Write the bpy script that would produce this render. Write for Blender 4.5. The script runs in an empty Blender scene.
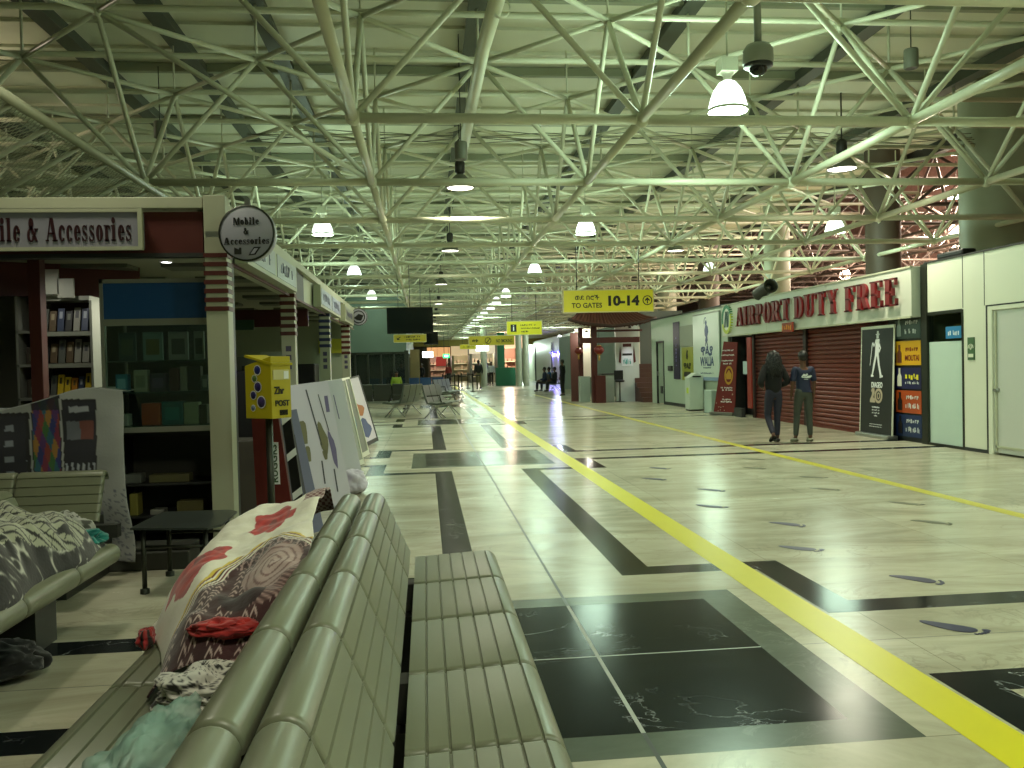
import bpy, bmesh, math, random
from math import pi, sin, cos, tan, sqrt, radians, atan2
from mathutils import Vector, Matrix, Quaternion, noise
random.seed(11)
SC = bpy.context.scene
COL = SC.collection

# ---------------------------------------------------------------- camera
CAMP = Vector((0, 0, 1.4)); FPX = 841.2
YAW, PITCH, ROLL = radians(5.825), radians(-1.237), radians(1.327)
FW = Vector((sin(YAW) * cos(PITCH), cos(YAW) * cos(PITCH), sin(PITCH)))
_r0 = Vector((cos(YAW), -sin(YAW), 0)); _u0 = _r0.cross(FW)
RT = _r0 * cos(ROLL) - _u0 * sin(ROLL); UP = _r0 * sin(ROLL) + _u0 * cos(ROLL)
cd = bpy.data.cameras.new('camera'); cam = bpy.data.objects.new('camera', cd); COL.objects.link(cam)
cd.sensor_width = 36; cd.lens = FPX * 36 / 1024; cd.clip_end = 400; cd.clip_start = .05
M3 = Matrix((RT, UP, -FW)).transposed()
cam.matrix_world = Matrix.Translation(CAMP) @ M3.to_4x4()
SC.camera = cam

# ---------------------------------------------------------------- world, exposure
w = bpy.data.worlds.new('night'); SC.world = w; w.use_nodes = True
w.node_tree.nodes['Background'].inputs[0].default_value = (.5, .62, .45, 1)
w.node_tree.nodes['Background'].inputs[1].default_value = .02
SC.view_settings.view_transform = 'Standard'; SC.view_settings.look = 'None'
SC.view_settings.gamma = 1; SC.view_settings.use_curve_mapping = False
SC.view_settings.exposure = 0.12
BELL_W, DARK_W = 240, 420          # watts of the two kinds of high bay lamp

# ---------------------------------------------------------------- picture to place
def ray(x, y): return FW + RT * ((x - 512) / FPX) - UP * ((y - 384) / FPX)
def G(x, y, z=0.0):
    d = ray(x, y); return CAMP + d * ((z - 1.4) / d.z)
def AY(x, y, Y):
    d = ray(x, y); return CAMP + d * (Y / d.y)
def AX(x, y, X):
    d = ray(x, y); return CAMP + d * (X / d.x)

# ---------------------------------------------------------------- materials
def srgb(c):
    if isinstance(c, str):
        c = [int(c[i:i + 2], 16) / 255 for i in (0, 2, 4)]
    return tuple((v / 12.92 if v <= .04045 else ((v + .055) / 1.055) ** 2.4) for v in c)
MATS = {}
def mat(name, c, rough=.5, metal=0., noise_amt=0., nscale=6., emit=None, es=0., alpha=1., trans=0., spec=.5, bump=0., coat=0.):
    if name in MATS: return MATS[name]
    m = bpy.data.materials.new(name); m.use_nodes = True; nt = m.node_tree; b = nt.nodes['Principled BSDF']
    col = srgb(c) + (1,)
    b.inputs['Base Color'].default_value = col
    b.inputs['Roughness'].default_value = rough; b.inputs['Metallic'].default_value = metal
    b.inputs['Specular IOR Level'].default_value = spec
    b.inputs['Alpha'].default_value = alpha; b.inputs['Transmission Weight'].default_value = trans
    b.inputs['Coat Weight'].default_value = coat
    if noise_amt or bump:
        tc = nt.nodes.new('ShaderNodeTexCoord'); n = nt.nodes.new('ShaderNodeTexNoise')
        n.inputs['Scale'].default_value = nscale; n.inputs['Detail'].default_value = 5
        nt.links.new(tc.outputs['Object'], n.inputs['Vector'])
        if noise_amt:
            r = nt.nodes.new('ShaderNodeMix'); r.data_type = 'RGBA'
            r.inputs[6].default_value = tuple(v * (1 - noise_amt) for v in col[:3]) + (1,)
            r.inputs[7].default_value = tuple(min(1, v * (1 + noise_amt)) for v in col[:3]) + (1,)
            nt.links.new(n.outputs['Fac'], r.inputs[0]); nt.links.new(r.outputs[2], b.inputs['Base Color'])
        if bump:
            bp = nt.nodes.new('ShaderNodeBump'); bp.inputs['Strength'].default_value = bump; bp.inputs['Distance'].default_value = .01
            nt.links.new(n.outputs['Fac'], bp.inputs['Height']); nt.links.new(bp.outputs[0], b.inputs['Normal'])
    if emit is not None:
        b.inputs['Emission Color'].default_value = srgb(emit) + (1,); b.inputs['Emission Strength'].default_value = es
    MATS[name] = m; return m

def marble(name, base, dark, vein, vscale, vwidth, rough, joints=None, vamt=1., spec=.28, distort=1.2, nsc=1.1):
    m = bpy.data.materials.new(name); m.use_nodes = True; nt = m.node_tree; N = nt.nodes.new; L = nt.links.new
    b = nt.nodes['Principled BSDF']; b.inputs['Roughness'].default_value = rough
    b.inputs['Specular IOR Level'].default_value = spec
    tc = N('ShaderNodeTexCoord')
    n1 = N('ShaderNodeTexNoise'); n1.inputs['Scale'].default_value = nsc; n1.inputs['Detail'].default_value = 9; n1.inputs['Roughness'].default_value = .68; n1.inputs['Distortion'].default_value = distort
    mp = N('ShaderNodeMapping'); mp.inputs['Scale'].default_value = (.55, 1.6, 1)
    L(tc.outputs['Object'], mp.inputs[0]); L(mp.outputs[0], n1.inputs['Vector'])
    cr = N('ShaderNodeValToRGB'); cr.color_ramp.elements[0].position = .36; cr.color_ramp.elements[1].position = .62
    cr.color_ramp.elements[0].color = srgb(dark) + (1,); cr.color_ramp.elements[1].color = srgb(base) + (1,)
    L(n1.outputs['Fac'], cr.inputs[0])
    # veins: thin bands where a distorted noise crosses its middle
    n2 = N('ShaderNodeTexNoise'); n2.inputs['Scale'].default_value = vscale; n2.inputs['Detail'].default_value = 6; n2.inputs['Roughness'].default_value = .6; n2.inputs['Distortion'].default_value = 1.6
    L(tc.outputs['Object'], n2.inputs['Vector'])
    s = N('ShaderNodeMath'); s.operation = 'SUBTRACT'; s.inputs[1].default_value = .5; L(n2.outputs['Fac'], s.inputs[0])
    a = N('ShaderNodeMath'); a.operation = 'ABSOLUTE'; L(s.outputs[0], a.inputs[0])
    r = N('ShaderNodeMapRange'); r.inputs[1].default_value = 0; r.inputs[2].default_value = vwidth; r.inputs[3].default_value = 1; r.inputs[4].default_value = 0; L(a.outputs[0], r.inputs[0])
    n3 = N('ShaderNodeTexNoise'); n3.inputs['Scale'].default_value = 1.3; n3.inputs['Detail'].default_value = 3; L(tc.outputs['Object'], n3.inputs['Vector'])
    r3 = N('ShaderNodeMapRange'); r3.inputs[1].default_value = .5; r3.inputs[2].default_value = .66; L(n3.outputs['Fac'], r3.inputs[0])
    mu = N('ShaderNodeMath'); mu.operation = 'MULTIPLY'; L(r.outputs[0], mu.inputs[0]); L(r3.outputs[0], mu.inputs[1])
    mv = N('ShaderNodeMath'); mv.operation = 'MULTIPLY'; mv.inputs[1].default_value = vamt; L(mu.outputs[0], mv.inputs[0])
    mx = N('ShaderNodeMix'); mx.data_type = 'RGBA'; mx.inputs[7].default_value = srgb(vein) + (1,)
    L(mv.outputs[0], mx.inputs[0]); L(cr.outputs[0], mx.inputs[6])
    out = mx.outputs[2]
    if joints:
        bk = N('ShaderNodeTexBrick'); bk.offset = 0; bk.squash = 1
        bk.inputs['Color1'].default_value = (.86, .86, .86, 1); bk.inputs['Color2'].default_value = (1, 1, 1, 1); bk.inputs['Mortar'].default_value = (.45, .45, .42, 1)
        bk.inputs['Scale'].default_value = 1; bk.inputs['Mortar Size'].default_value = .0022; bk.inputs['Mortar Smooth'].default_value = .1
        bk.inputs['Brick Width'].default_value = joints[0]; bk.inputs['Row Height'].default_value = joints[1]; bk.inputs['Bias'].default_value = .3
        mj = N('ShaderNodeMapping'); mj.inputs['Location'].default_value = (-.785 + joints[0] * 20, -3.94 + joints[1] * 20, 0); L(tc.outputs['Object'], mj.inputs[0]); L(mj.outputs[0], bk.inputs['Vector'])
        m2 = N('ShaderNodeMix'); m2.data_type = 'RGBA'; m2.blend_type = 'MULTIPLY'; m2.inputs[0].default_value = 1
        L(out, m2.inputs[6]); L(bk.outputs['Color'], m2.inputs[7]); out = m2.outputs[2]
    L(out, b.inputs['Base Color'])
    # worn polish: roughness follows smears
    rr = N('ShaderNodeMapRange'); rr.inputs[1].default_value = .3; rr.inputs[2].default_value = .7; rr.inputs[3].default_value = rough * .88; rr.inputs[4].default_value = rough * 1.15
    L(n1.outputs['Fac'], rr.inputs[0]); L(rr.outputs[0], b.inputs['Roughness'])
    nb = N('ShaderNodeTexNoise'); nb.inputs['Scale'].default_value = 2.2; nb.inputs['Detail'].default_value = 2; L(tc.outputs['Object'], nb.inputs['Vector'])
    bp = N('ShaderNodeBump'); bp.inputs['Strength'].default_value = .05; bp.inputs['Distance'].default_value = .02; L(nb.outputs['Fac'], bp.inputs['Height']); L(bp.outputs[0], b.inputs['Normal'])
    MATS[name] = m; return m

# ---------------------------------------------------------------- mesh helper
class MB:
    def __init__(s): s.v = []; s.f = []; s.m = []; s.sm = []
    def add(s, vs, fs, mi=0, smooth=False):
        o = len(s.v); s.v += [tuple(v) for v in vs]
        for f in fs: s.f.append([i + o for i in f]); s.m.append(mi); s.sm.append(smooth)
        return s
    def box(s, a, b, mi=0, M=None):
        x0, x1 = sorted((a[0], b[0])); y0, y1 = sorted((a[1], b[1])); z0, z1 = sorted((a[2], b[2]))
        vs = [Vector(p) for p in [(x0, y0, z0), (x1, y0, z0), (x1, y1, z0), (x0, y1, z0), (x0, y0, z1), (x1, y0, z1), (x1, y1, z1), (x0, y1, z1)]]
        if M is not None: vs = [M @ v for v in vs]
        return s.add(vs, [(3, 2, 1, 0), (4, 5, 6, 7), (0, 1, 5, 4), (1, 2, 6, 5), (2, 3, 7, 6), (3, 0, 4, 7)], mi)
    def tube(s, pts, r, n=8, mi=0, closed=False, cap=True):
        pts = [Vector(p) for p in pts]; k = len(pts); rs = r if isinstance(r, (list, tuple)) else [r] * k
        rings = []; prev = None
        for i, p in enumerate(pts):
            if closed: t = pts[(i + 1) % k] - pts[i - 1]
            else: t = pts[min(i + 1, k - 1)] - pts[max(i - 1, 0)]
            t.normalize()
            if prev is None: u = t.cross(Vector((0, 0, 1))); u = u if u.length > .1 else t.cross(Vector((1, 0, 0)))
            else: u = prev - t * prev.dot(t)
            u.normalize(); prev = u; v = t.cross(u)
            rings.append([p + (u * cos(2 * pi * j / n) + v * sin(2 * pi * j / n)) * rs[i] for j in range(n)])
        vs = [q for R in rings for q in R]; fs = []
        for i in range(k if closed else k - 1):
            a = i * n; b = ((i + 1) % k) * n
            for j in range(n): fs.append((a + j, b + j, b + (j + 1) % n, a + (j + 1) % n))
        s.add(vs, fs, mi, True)
        if cap and not closed:
            o = len(s.v) - len(vs)
            s.f.append([o + j for j in range(n)]); s.m.append(mi); s.sm.append(False)
            s.f.append([o + (k - 1) * n + j for j in reversed(range(n))]); s.m.append(mi); s.sm.append(False)
        return s
    def lathe(s, prof, n=24, c=(0, 0, 0), mi=0, M=None):
        vs = []; fs = []
        for r, z in prof:
            for j in range(n):
                p = Vector((r * cos(2 * pi * j / n) + c[0], r * sin(2 * pi * j / n) + c[1], z + c[2])); vs.append(M @ p if M is not None else p)
        for i in range(len(prof) - 1):
            for j in range(n): fs.append((i * n + j, i * n + (j + 1) % n, (i + 1) * n + (j + 1) % n, (i + 1) * n + j))
        s.add(vs, fs, mi, True)
        return s
    def prism(s, out, d, M=None, mi=0):
        """closed outline in local xz, from y=0 to y=d"""
        n = len(out); vs = [Vector((x, 0, z)) for x, z in out] + [Vector((x, d, z)) for x, z in out]
        if M is not None: vs = [M @ v for v in vs]
        fs = [tuple(range(n)), tuple(reversed(range(n, 2 * n)))] + [(j, n + j, n + (j + 1) % n, (j + 1) % n) for j in range(n)]
        return s.add(vs, fs, mi)
    def quad(s, a, b, c, d, mi=0): return s.add([a, b, c, d], [(0, 1, 2, 3)], mi)
    def grid(s, fn, nu, nv, mi=0, smooth=True):
        vs = [fn(i / nu, j / nv) for j in range(nv + 1) for i in range(nu + 1)]
        fs = [(j * (nu + 1) + i, j * (nu + 1) + i + 1, (j + 1) * (nu + 1) + i + 1, (j + 1) * (nu + 1) + i) for j in range(nv) for i in range(nu)]
        return s.add(vs, fs, mi, smooth)
    def sphere(s, c, r, n=12, mi=0, sc=(1, 1, 1)):
        m = n // 2 + 1; vs = []; fs = []
        for i in range(m + 1):
            th = pi * i / m
            for j in range(n): vs.append((c[0] + r * sc[0] * sin(th) * cos(2 * pi * j / n), c[1] + r * sc[1] * sin(th) * sin(2 * pi * j / n), c[2] + r * sc[2] * cos(th)))
        for i in range(m):
            for j in range(n): fs.append((i * n + j, (i + 1) * n + j, (i + 1) * n + (j + 1) % n, i * n + (j + 1) % n))
        return s.add(vs, fs, mi, True)
    def mesh(s, name, mats):
        me = bpy.data.meshes.new(name); me.from_pydata(s.v, [], s.f)
        for m in (mats if isinstance(mats, (list, tuple)) else [mats]): me.materials.append(m)
        me.polygons.foreach_set('material_index', s.m); me.polygons.foreach_set('use_smooth', s.sm)
        me.update(); return me
    def build(s, name, mats, parent=None, bevel=0., fix=True, solid=0.):
        me = s.mesh(name, mats)
        if fix:
            bm = bmesh.new(); bm.from_mesh(me); bmesh.ops.recalc_face_normals(bm, faces=bm.faces); bm.to_mesh(me); bm.free()
        o = bpy.data.objects.new(name, me); COL.objects.link(o)
        if parent is not None:
            o.parent = parent; o.matrix_parent_inverse = pworld(parent).inverted()
        if solid:
            q = o.modifiers.new('solid', 'SOLIDIFY'); q.thickness = solid
        if bevel:
            q = o.modifiers.new('bevel', 'BEVEL'); q.width = bevel; q.segments = 2; q.limit_method = 'ANGLE'; q.angle_limit = radians(40)
        return o
def pworld(o):
    m = o.matrix_basis.copy()
    while o.parent is not None:
        m = o.parent.matrix_basis @ o.matrix_parent_inverse @ m; o = o.parent
    return m
def tag(o, label=None, cat=None, group=None, kind=None):
    if label: o['label'] = label
    if cat: o['category'] = cat
    if group: o['group'] = group
    if kind: o['kind'] = kind
    return o
def empty(name, loc, label, cat, group=None, rz=0.):
    o = bpy.data.objects.new(name, None); COL.objects.link(o); o.location = loc; o.rotation_euler = (0, 0, rz); o.empty_display_size = .1
    return tag(o, label, cat, group)
def kids(o): return [c for c in bpy.data.objects if c.parent is o]
def copy_tree(o, loc=None, rz=None, label=None, parent=None):
    c = o.copy(); COL.objects.link(c)
    if parent is not None: c.parent = parent
    if loc is not None: c.location = loc
    if rz is not None: c.rotation_euler = (0, 0, rz)
    if label: c['label'] = label
    for k in kids(o): copy_tree(k, parent=c)
    return c
def struct(mb, name, mats, **k):
    o = mb.build(name, mats, **k); o['kind'] = 'structure'; return o

# ---------------------------------------------------------------- lettering
def text_mesh(body, w=None, h=None, depth=.004, bold=0., spacing=1.):
    """flat text as mesh centred on the origin in local xz (facing -y), fitted to w x h"""
    cu = bpy.data.curves.new('t', 'FONT'); cu.body = body; cu.size = 1; cu.align_x = 'CENTER'; cu.space_character = spacing
    cu.offset = bold; cu.extrude = .02; cu.resolution_u = 3
    t = bpy.data.objects.new('t', cu); COL.objects.link(t); bpy.context.view_layer.update()
    me = bpy.data.meshes.new_from_object(t.evaluated_get(bpy.context.evaluated_depsgraph_get()))
    bpy.data.objects.remove(t); bpy.data.curves.remove(cu)
    xs = [v.co.x for v in me.vertices]; ys = [v.co.y for v in me.vertices]
    if not xs: return me
    cx, cy = (min(xs) + max(xs)) / 2, (min(ys) + max(ys)) / 2; sw, sh = max(xs) - min(xs), max(ys) - min(ys)
    kx = w / sw if w else h / sh; ky = h / sh if h else kx
    if w and h is None: ky = kx
    for v in me.vertices:
        v.co = Vector(((v.co.x - cx) * kx, -v.co.z / .02 * depth / 2 - depth / 2, (v.co.y - cy) * ky))
    return me
def text(name, body, m, M, w=None, h=None, parent=None, depth=.004, bold=0., label=None, spacing=1.):
    if body[0] == '~':          # print too small or blurred to read: rows of small marks
        rg = random.Random(len(body) * 7 + int(1000 * w)); H = h or .05; mb = MB(); n = len(body); x = -w / 2; st = w / n
        for k in range(n):
            if rg.random() > .12:
                a = rg.uniform(-.5, -.25) * H; b = rg.uniform(.2, .5) * H; wd = st * rg.uniform(.3, .42)
                mb.box((x, -depth, a), (x + wd, 0, b)).box((x, -depth, rg.choice((a, -.05 * H, b - .25 * H))), (x + st * .75, 0, rg.choice((a, 0, b)))) if rg.random() > .3 else mb.box((x, -depth, a), (x + wd * 1.6, 0, b))
            x += st
        me = mb.mesh(name, [])
    else: me = text_mesh(body, w, h, depth, bold, spacing)
    me.transform(M); me.materials.append(m)
    o = bpy.data.objects.new(name, me); COL.objects.link(o)
    if parent is not None: o.parent = parent; o.matrix_parent_inverse = pworld(parent).inverted()
    if label: o['label'] = label
    return o
def face_M(p, dirx, up=Vector((0, 0, 1))):
    """frame at p whose x runs along dirx, z up; -y is the front"""
    x = Vector(dirx).normalized(); z = Vector(up).normalized(); y = z.cross(x).normalized(); z = x.cross(y)
    return Matrix.Translation(p) @ Matrix((x, y, z)).transposed().to_4x4()
# ================================================================ palette
cream = mat('cream_paint', 'b3b69c', .45, noise_amt=.06, nscale=3)
frame_paint = mat('frame_paint', 'd0d2b8', .4, noise_amt=.08, nscale=2)
deck_m = mat('deck_sheet', 'd6d7bf', .6, noise_amt=.10, nscale=.7)
beam_dark = mat('beam_dark', '4c5144', .6)
panel_white = mat('panel_white', 'dfe2cf', .3)
panel_grey = mat('panel_grey', 'a9b8a6', .5, noise_amt=.04)
black = mat('black_plastic', '0c0d0d', .4)
darkgrey = mat('dark_grey', '2b2d2b', .5)
steel = mat('steel', 'a8aaa4', .3, metal=.9)
darkmetal = mat('dark_metal', '35382f', .45, metal=.6)
redpaint = mat('red_paint', '6e2018', .45)
white_gloss = mat('white_gloss', 'e8e8e0', .25)
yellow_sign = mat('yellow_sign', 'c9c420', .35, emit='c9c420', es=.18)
ink = mat('ink', '14150f', .5)
glass = bpy.data.materials.new('clear_glass'); glass.use_nodes = True
_nt = glass.node_tree; _nt.nodes.clear(); _o = _nt.nodes.new('ShaderNodeOutputMaterial'); _m = _nt.nodes.new('ShaderNodeMixShader'); _t = _nt.nodes.new('ShaderNodeBsdfTransparent'); _g = _nt.nodes.new('ShaderNodeBsdfGlossy')
_t.inputs[0].default_value = (.86, .93, .9, 1); _g.inputs['Roughness'].default_value = .03; _m.inputs[0].default_value = .07
_nt.links.new(_t.outputs[0], _m.inputs[1]); _nt.links.new(_g.outputs[0], _m.inputs[2]); _nt.links.new(_m.outputs[0], _o.inputs[0])

# ================================================================ floor
FM = [marble('cream_marble', 'cac7b0', 'a8a58e', '858170', 2.2, .03, .24, (1.55, 1.04), .55),
      marble('black_marble', '1d2224', '14181a', 'b9c0bf', .9, .005, .16, None, .9, .07),
      marble('green_marble', '5b6457', '4c5448', '828b7c', 3., .02, .22, None, .5, .2),
      mat('seam_metal', '2c2c26', .35, metal=.5), mat('patch_joint', 'a9ada4', .4)]
seam_x = .785
rects = []      # (x0,x1,y0,y1,material)
PER = 8.88
for k in range(-1, 9):
    yc = 3.94 + k * PER
    for sgn in (1, -1):
        def rx(a, b): return tuple(sorted((seam_x + sgn * a, seam_x + sgn * b)))
        for s2 in (1, -1):
            def ry(a, b): return tuple(sorted((yc + s2 * a, yc + s2 * b)))
            rects += [rx(.47, .695) + ry(1.48, PER / 2 + .01) + (1,) if False else rx(.47, .695) + ry(1.48, PER - 1.48 if s2 > 0 else 1.70) + (1,)]
            rects += [rx(.47, 1.61) + ry(1.48, 1.69) + (1,)]
            rects += [rx(1.385, 1.61) + ry(.46, 1.69) + (1,)]
            rects += [rx(1.385, 12.4) + ry(.46, .68) + (1,)]
    rects += [(seam_x - 1.02, seam_x + 1.015, yc - 1.04, yc + 1.03, 2), (seam_x - .82, seam_x + .81, yc - .85, yc + .86, 1)]
    rects += [(seam_x - .82, seam_x + .81, yc - .006, yc + .006, 4)]
    rects += [(-24, 24, yc - .003, yc + .003, -3)]
rects += [(seam_x - .009, seam_x + .009, -8, 80, 3)]
for k in range(-1, 9):
    yc = 3.94 + k * PER; rects += [(seam_x - .009, seam_x + .009, yc - .85, yc + .86, 4)]
xs = sorted({round(v, 4) for r in rects for v in r[:2]} | {-24, 40, 7.9}); ys = sorted({round(v, 4) for r in rects for v in r[2:4]} | {-8., 90.})
def floor_mat(x, y):
    m = 0
    for r in rects:
        if r[0] < x < r[1] and r[2] < y < r[3]:
            if r[4] == -3:
                if m == 0: m = 3
            else: m = r[4]
    return m
fb = MB()
vid = {}
vs = []; fs = []; ms = []
for i in range(len(xs)):
    for j in range(len(ys)): vid[i, j] = len(vs); vs.append((xs[i], ys[j], 0))
for i in range(len(xs) - 1):
    for j in range(len(ys) - 1):
        fs.append((vid[i, j], vid[i + 1, j], vid[i + 1, j + 1], vid[i, j + 1])); ms.append(floor_mat((xs[i] + xs[i + 1]) / 2, (ys[j] + ys[j + 1]) / 2))
me = bpy.data.meshes.new('floor'); me.from_pydata(vs, [], fs)
for m in FM: me.materials.append(m)
me.polygons.foreach_set('material_index', ms); me.update()
floor = bpy.data.objects.new('floor', me); COL.objects.link(floor); floor['kind'] = 'structure'

# yellow guide tapes
ytape = mat('yellow_tape', 'ddd60c', .35, noise_amt=.05, nscale=4)
tag(MB().box((1.935, -2, .0002), (2.15, 62, .0016)).build('floor_tape', ytape), 'wide bright yellow tape line running down the marble floor beside the black patch', 'floor tape', 'yellow floor lines')
tag(MB().box((5.03, -2, .0002), (5.17, 40, .0016)).build('floor_tape', mat('yellow_tape_worn', 'c8c03a', .35, noise_amt=.1, nscale=3)), 'narrower yellow tape line near the shuttered shop and the two walkers', 'floor tape', 'yellow floor lines')

# footprints
navy = mat('navy_vinyl', '1a1d4a', .4); olive = mat('olive_vinyl', '5a5e44', .4)
def foot(loc, rz, m, left, label):
    mb = MB(); n = 22; sole = []
    for k in range(n):
        t = 2 * pi * k / n; a, b = cos(t), sin(t)
        wdt = (.042 + .014 * a - .012 * (1 - a * a)) * 1.3
        sole.append((.125 * a, b * wdt + .016 * (1 - a * a) * (1 if b > 0 else .5) * (1 if left else 1)))
    for (cx, cy, r) in [(.15, -.035, .019), (.158, -.008, .014), (.154, .014, .012), (.145, .032, .011), (.132, .047, .010)]:
        mb.prism([(cx + r * cos(2 * pi * q / 10), cy + r * .8 * sin(2 * pi * q / 10)) for q in range(10)], .0012, Matrix.Rotation(pi / 2, 4, 'X'))
    mb.prism(sole, .0012, Matrix.Rotation(pi / 2, 4, 'X'))
    M = Matrix.Translation(Vector((loc.x, loc.y, .0016))) @ Matrix.Rotation(rz, 4, 'Z') @ Matrix.Diagonal((1.12, 1.15 if left else -1.15, 1, 1))
    mb.v = [tuple(M @ Vector(v)) for v in mb.v]
    return tag(mb.build('footprint_sticker', m), label, 'floor sticker', 'footprint stickers on the floor')
FP = [((948, 626), navy, 1, 'navy footprint sticker nearest the viewer, in front of the black floor patch at right'),
      ((912, 579), navy, 0, 'navy footprint sticker just beyond the black marble strip at right'),
      ((797, 548), navy, 1, 'navy footprint sticker just behind the bend of the black marble strip'),
      ((784, 524), navy, 0, 'navy footprint sticker with scuff marks midway along the open floor'),
      ((709, 506), navy, 1, 'navy footprint sticker close to the wide yellow line, the nearer of that pair'),
      ((709, 490), navy, 0, 'navy footprint sticker close to the wide yellow line, the farther of that pair'),
      ((903, 503), olive, 1, 'faded olive footprint sticker near the narrow yellow line, the farther of the right pair'),
      ((928, 522), olive, 0, 'faded olive footprint sticker near the narrow yellow line, the nearer of the right pair'),
      ((811, 477), olive, 1, 'faded olive footprint sticker below the two walkers, on their right'),
      ((822, 489), olive, 0, 'faded olive footprint sticker a step nearer than the one below the two walkers'),
      ((752, 459), olive, 1, 'dull footprint sticker left of the walkers, the farther of two'),
      ((752, 468), olive, 0, 'dull footprint sticker left of the walkers, the nearer of two'),
      ((658, 468), navy, 1, 'small looking navy footprint sticker past the thin black strips in mid floor'),
      ((652, 479), navy, 0, 'navy footprint sticker just in front of the thin black strips in mid floor'),
      ((599, 442), olive, 1, 'distant dark footprint sticker beside the second floor patch, right of the other distant one'),
      ((587, 447), olive, 0, 'distant dark footprint sticker beside the wide yellow line near the second floor patch')]
for (p, m, l, lab) in FP: foot(G(*p), -.85 + random.uniform(-.12, .12), m, l, lab)

# ================================================================ roof frame
S = 3.0; X0, Y0 = -.67, -.267; ZB, ZT, ZR = 3.963, 5.6, 6.4
NI0, NI1, NJ = -8, 4, 26
def nb(i, j): return Vector((X0 + i * S, Y0 + j * S, ZB))
def nA(i, j): return Vector((X0 + (i + .5) * S, Y0 + j * S, ZT))
def nB(i, j): return Vector((X0 + i * S, Y0 + (j + .5) * S, ZT))
sf = empty('space_frame', (0, 10, ZB), 'white tubular steel space frame carrying the roof over the whole concourse', 'roof frame')
members = {'bottom_chord': [], 'top_chord': [], 'web_member': [], 'purlin_tube': []}
for i in range(NI0, NI1 + 1):
    for j in range(0, NJ + 1):
        gap = i < 0 and j <= 3
        if i < NI1 and not gap: members['bottom_chord'].append((nb(i, j), nb(i + 1, j), .052))
        if j < NJ and not gap: members['bottom_chord'].append((nb(i, j), nb(i, j + 1), .052))
        if gap:
            if j == 3: members['web_member'].append((nB(i, j), nb(i + 1, j + 1), .034)); members['web_member'].append((nB(i, j), nb(i, j + 1), .03))
        else:
          for q in (nA(i, j), nA(i - 1, j), nB(i, j), nB(i, j - 1)): members['web_member'].append((nb(i, j), q, .034))
        for q in (nB(i, j), nB(i, j - 1), nB(i + 1, j), nB(i + 1, j - 1)):
            if i < NI1: members['top_chord'].append((nA(i, j), q, .034))
for j in range(1, 2 * NJ):
    y = Y0 + j * S / 2
    members['purlin_tube'].append((Vector((X0 + NI0 * S, y, ZT + .05)), Vector((X0 + NI1 * S + 1.5, y, ZT + .05)), .04))
def visible(a, b):
    m = (a + b) / 2; d = m - CAMP
    zc = d.dot(FW)
    if zc < 2: return None
    px = d.dot(RT) / zc * FPX + 512; py = 384 - d.dot(UP) / zc * FPX
    return zc if -100 < px < 1124 and -80 < py < 768 else None
cache = {}
def unit_tube(L, r, n):
    k = (round(L, 3), r, n)
    if k not in cache: cache[k] = MB().tube([(0, 0, 0), (0, 0, L)], r, n).mesh('tube', frame_paint)
    return cache[k]
for kind, lst in members.items():
    vis = sorted([(visible(a, b), n) for n, (a, b, r) in enumerate(lst) if visible(a, b)])
    near = {n for d, n in vis[:100]}
    rest = MB()
    for n, (a, b, r) in enumerate(lst):
        if n in near:
            me = unit_tube((b - a).length, r, 12)
            o = bpy.data.objects.new(kind, me); COL.objects.link(o); o.parent = sf; o.matrix_parent_inverse = pworld(sf).inverted()
            o.location = a; o.rotation_mode = 'QUATERNION'; o.rotation_quaternion = (b - a).to_track_quat('Z', 'Y')
        else:
            d = ((a + b) / 2 - CAMP).length
            if (a + b).y / 2 < -3: continue
            rest.tube([a, b], r, 6 if d < 30 else 4, cap=False)
    if rest.v:
        o = rest.build('distant_' + kind + 's' if kind != 'purlin_tube' else 'distant_purlin_tubes', frame_paint, sf, fix=False); o['kind'] = 'stuff'
nd = MB()
for i in range(NI0, NI1 + 1):
    for j in range(0, 12):
        if not (i < 0 and j <= 3): nd.sphere(nb(i, j), .085, 10)
        nd.sphere(nA(i, j), .06, 8); nd.sphere(nB(i, j), .06, 8)
o = nd.build('joint_balls', frame_paint, sf, fix=False); o['kind'] = 'stuff'
hg = MB()
for i in range(NI0, NI1 + 1):
    for j in range(1, NJ): hg.tube([nA(i, j), nA(i, j) + Vector((0, 0, ZR - ZT - .05))], .02, 5); hg.tube([nB(i, j), nB(i, j) + Vector((0, 0, ZR - ZT - .05))], .014, 5)
o = hg.build('hanger_rods', frame_paint, sf, fix=False); o['kind'] = 'stuff'

# roof deck: stepped sheets with ribs
dk = MB(); XL, XR = -26, 12.6
dk.box((XL, -8, ZR + .22), (XR, 82, ZR + .3))
y = -8
while y < 82:
    dk.box((XL, y, ZR + .17), (XR, y + .03, ZR + .22)); y += 1.0
o = struct(dk, 'ceiling', deck_m)
bd = MB()
for x in [.83 + 3 * k for k in range(-8, 4)] + [-3.6]:
    bd.box((x - .07, -8, ZR - .04), (x + .07, 80, ZR + .17), 0)
    bd.box((x - .13, -8, ZR - .055), (x + .13, 80, ZR - .04), 0)
struct(bd, 'trim_1', beam_dark)
bd = MB()
y = Y0
while y < 78:
    bd.box((XL, y - .05, ZR + .06), (XR, y + .05, ZR + .2)); y += 3.0
struct(bd, 'trim_2', mat('beam_pale', '8f947c', .6))
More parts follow.
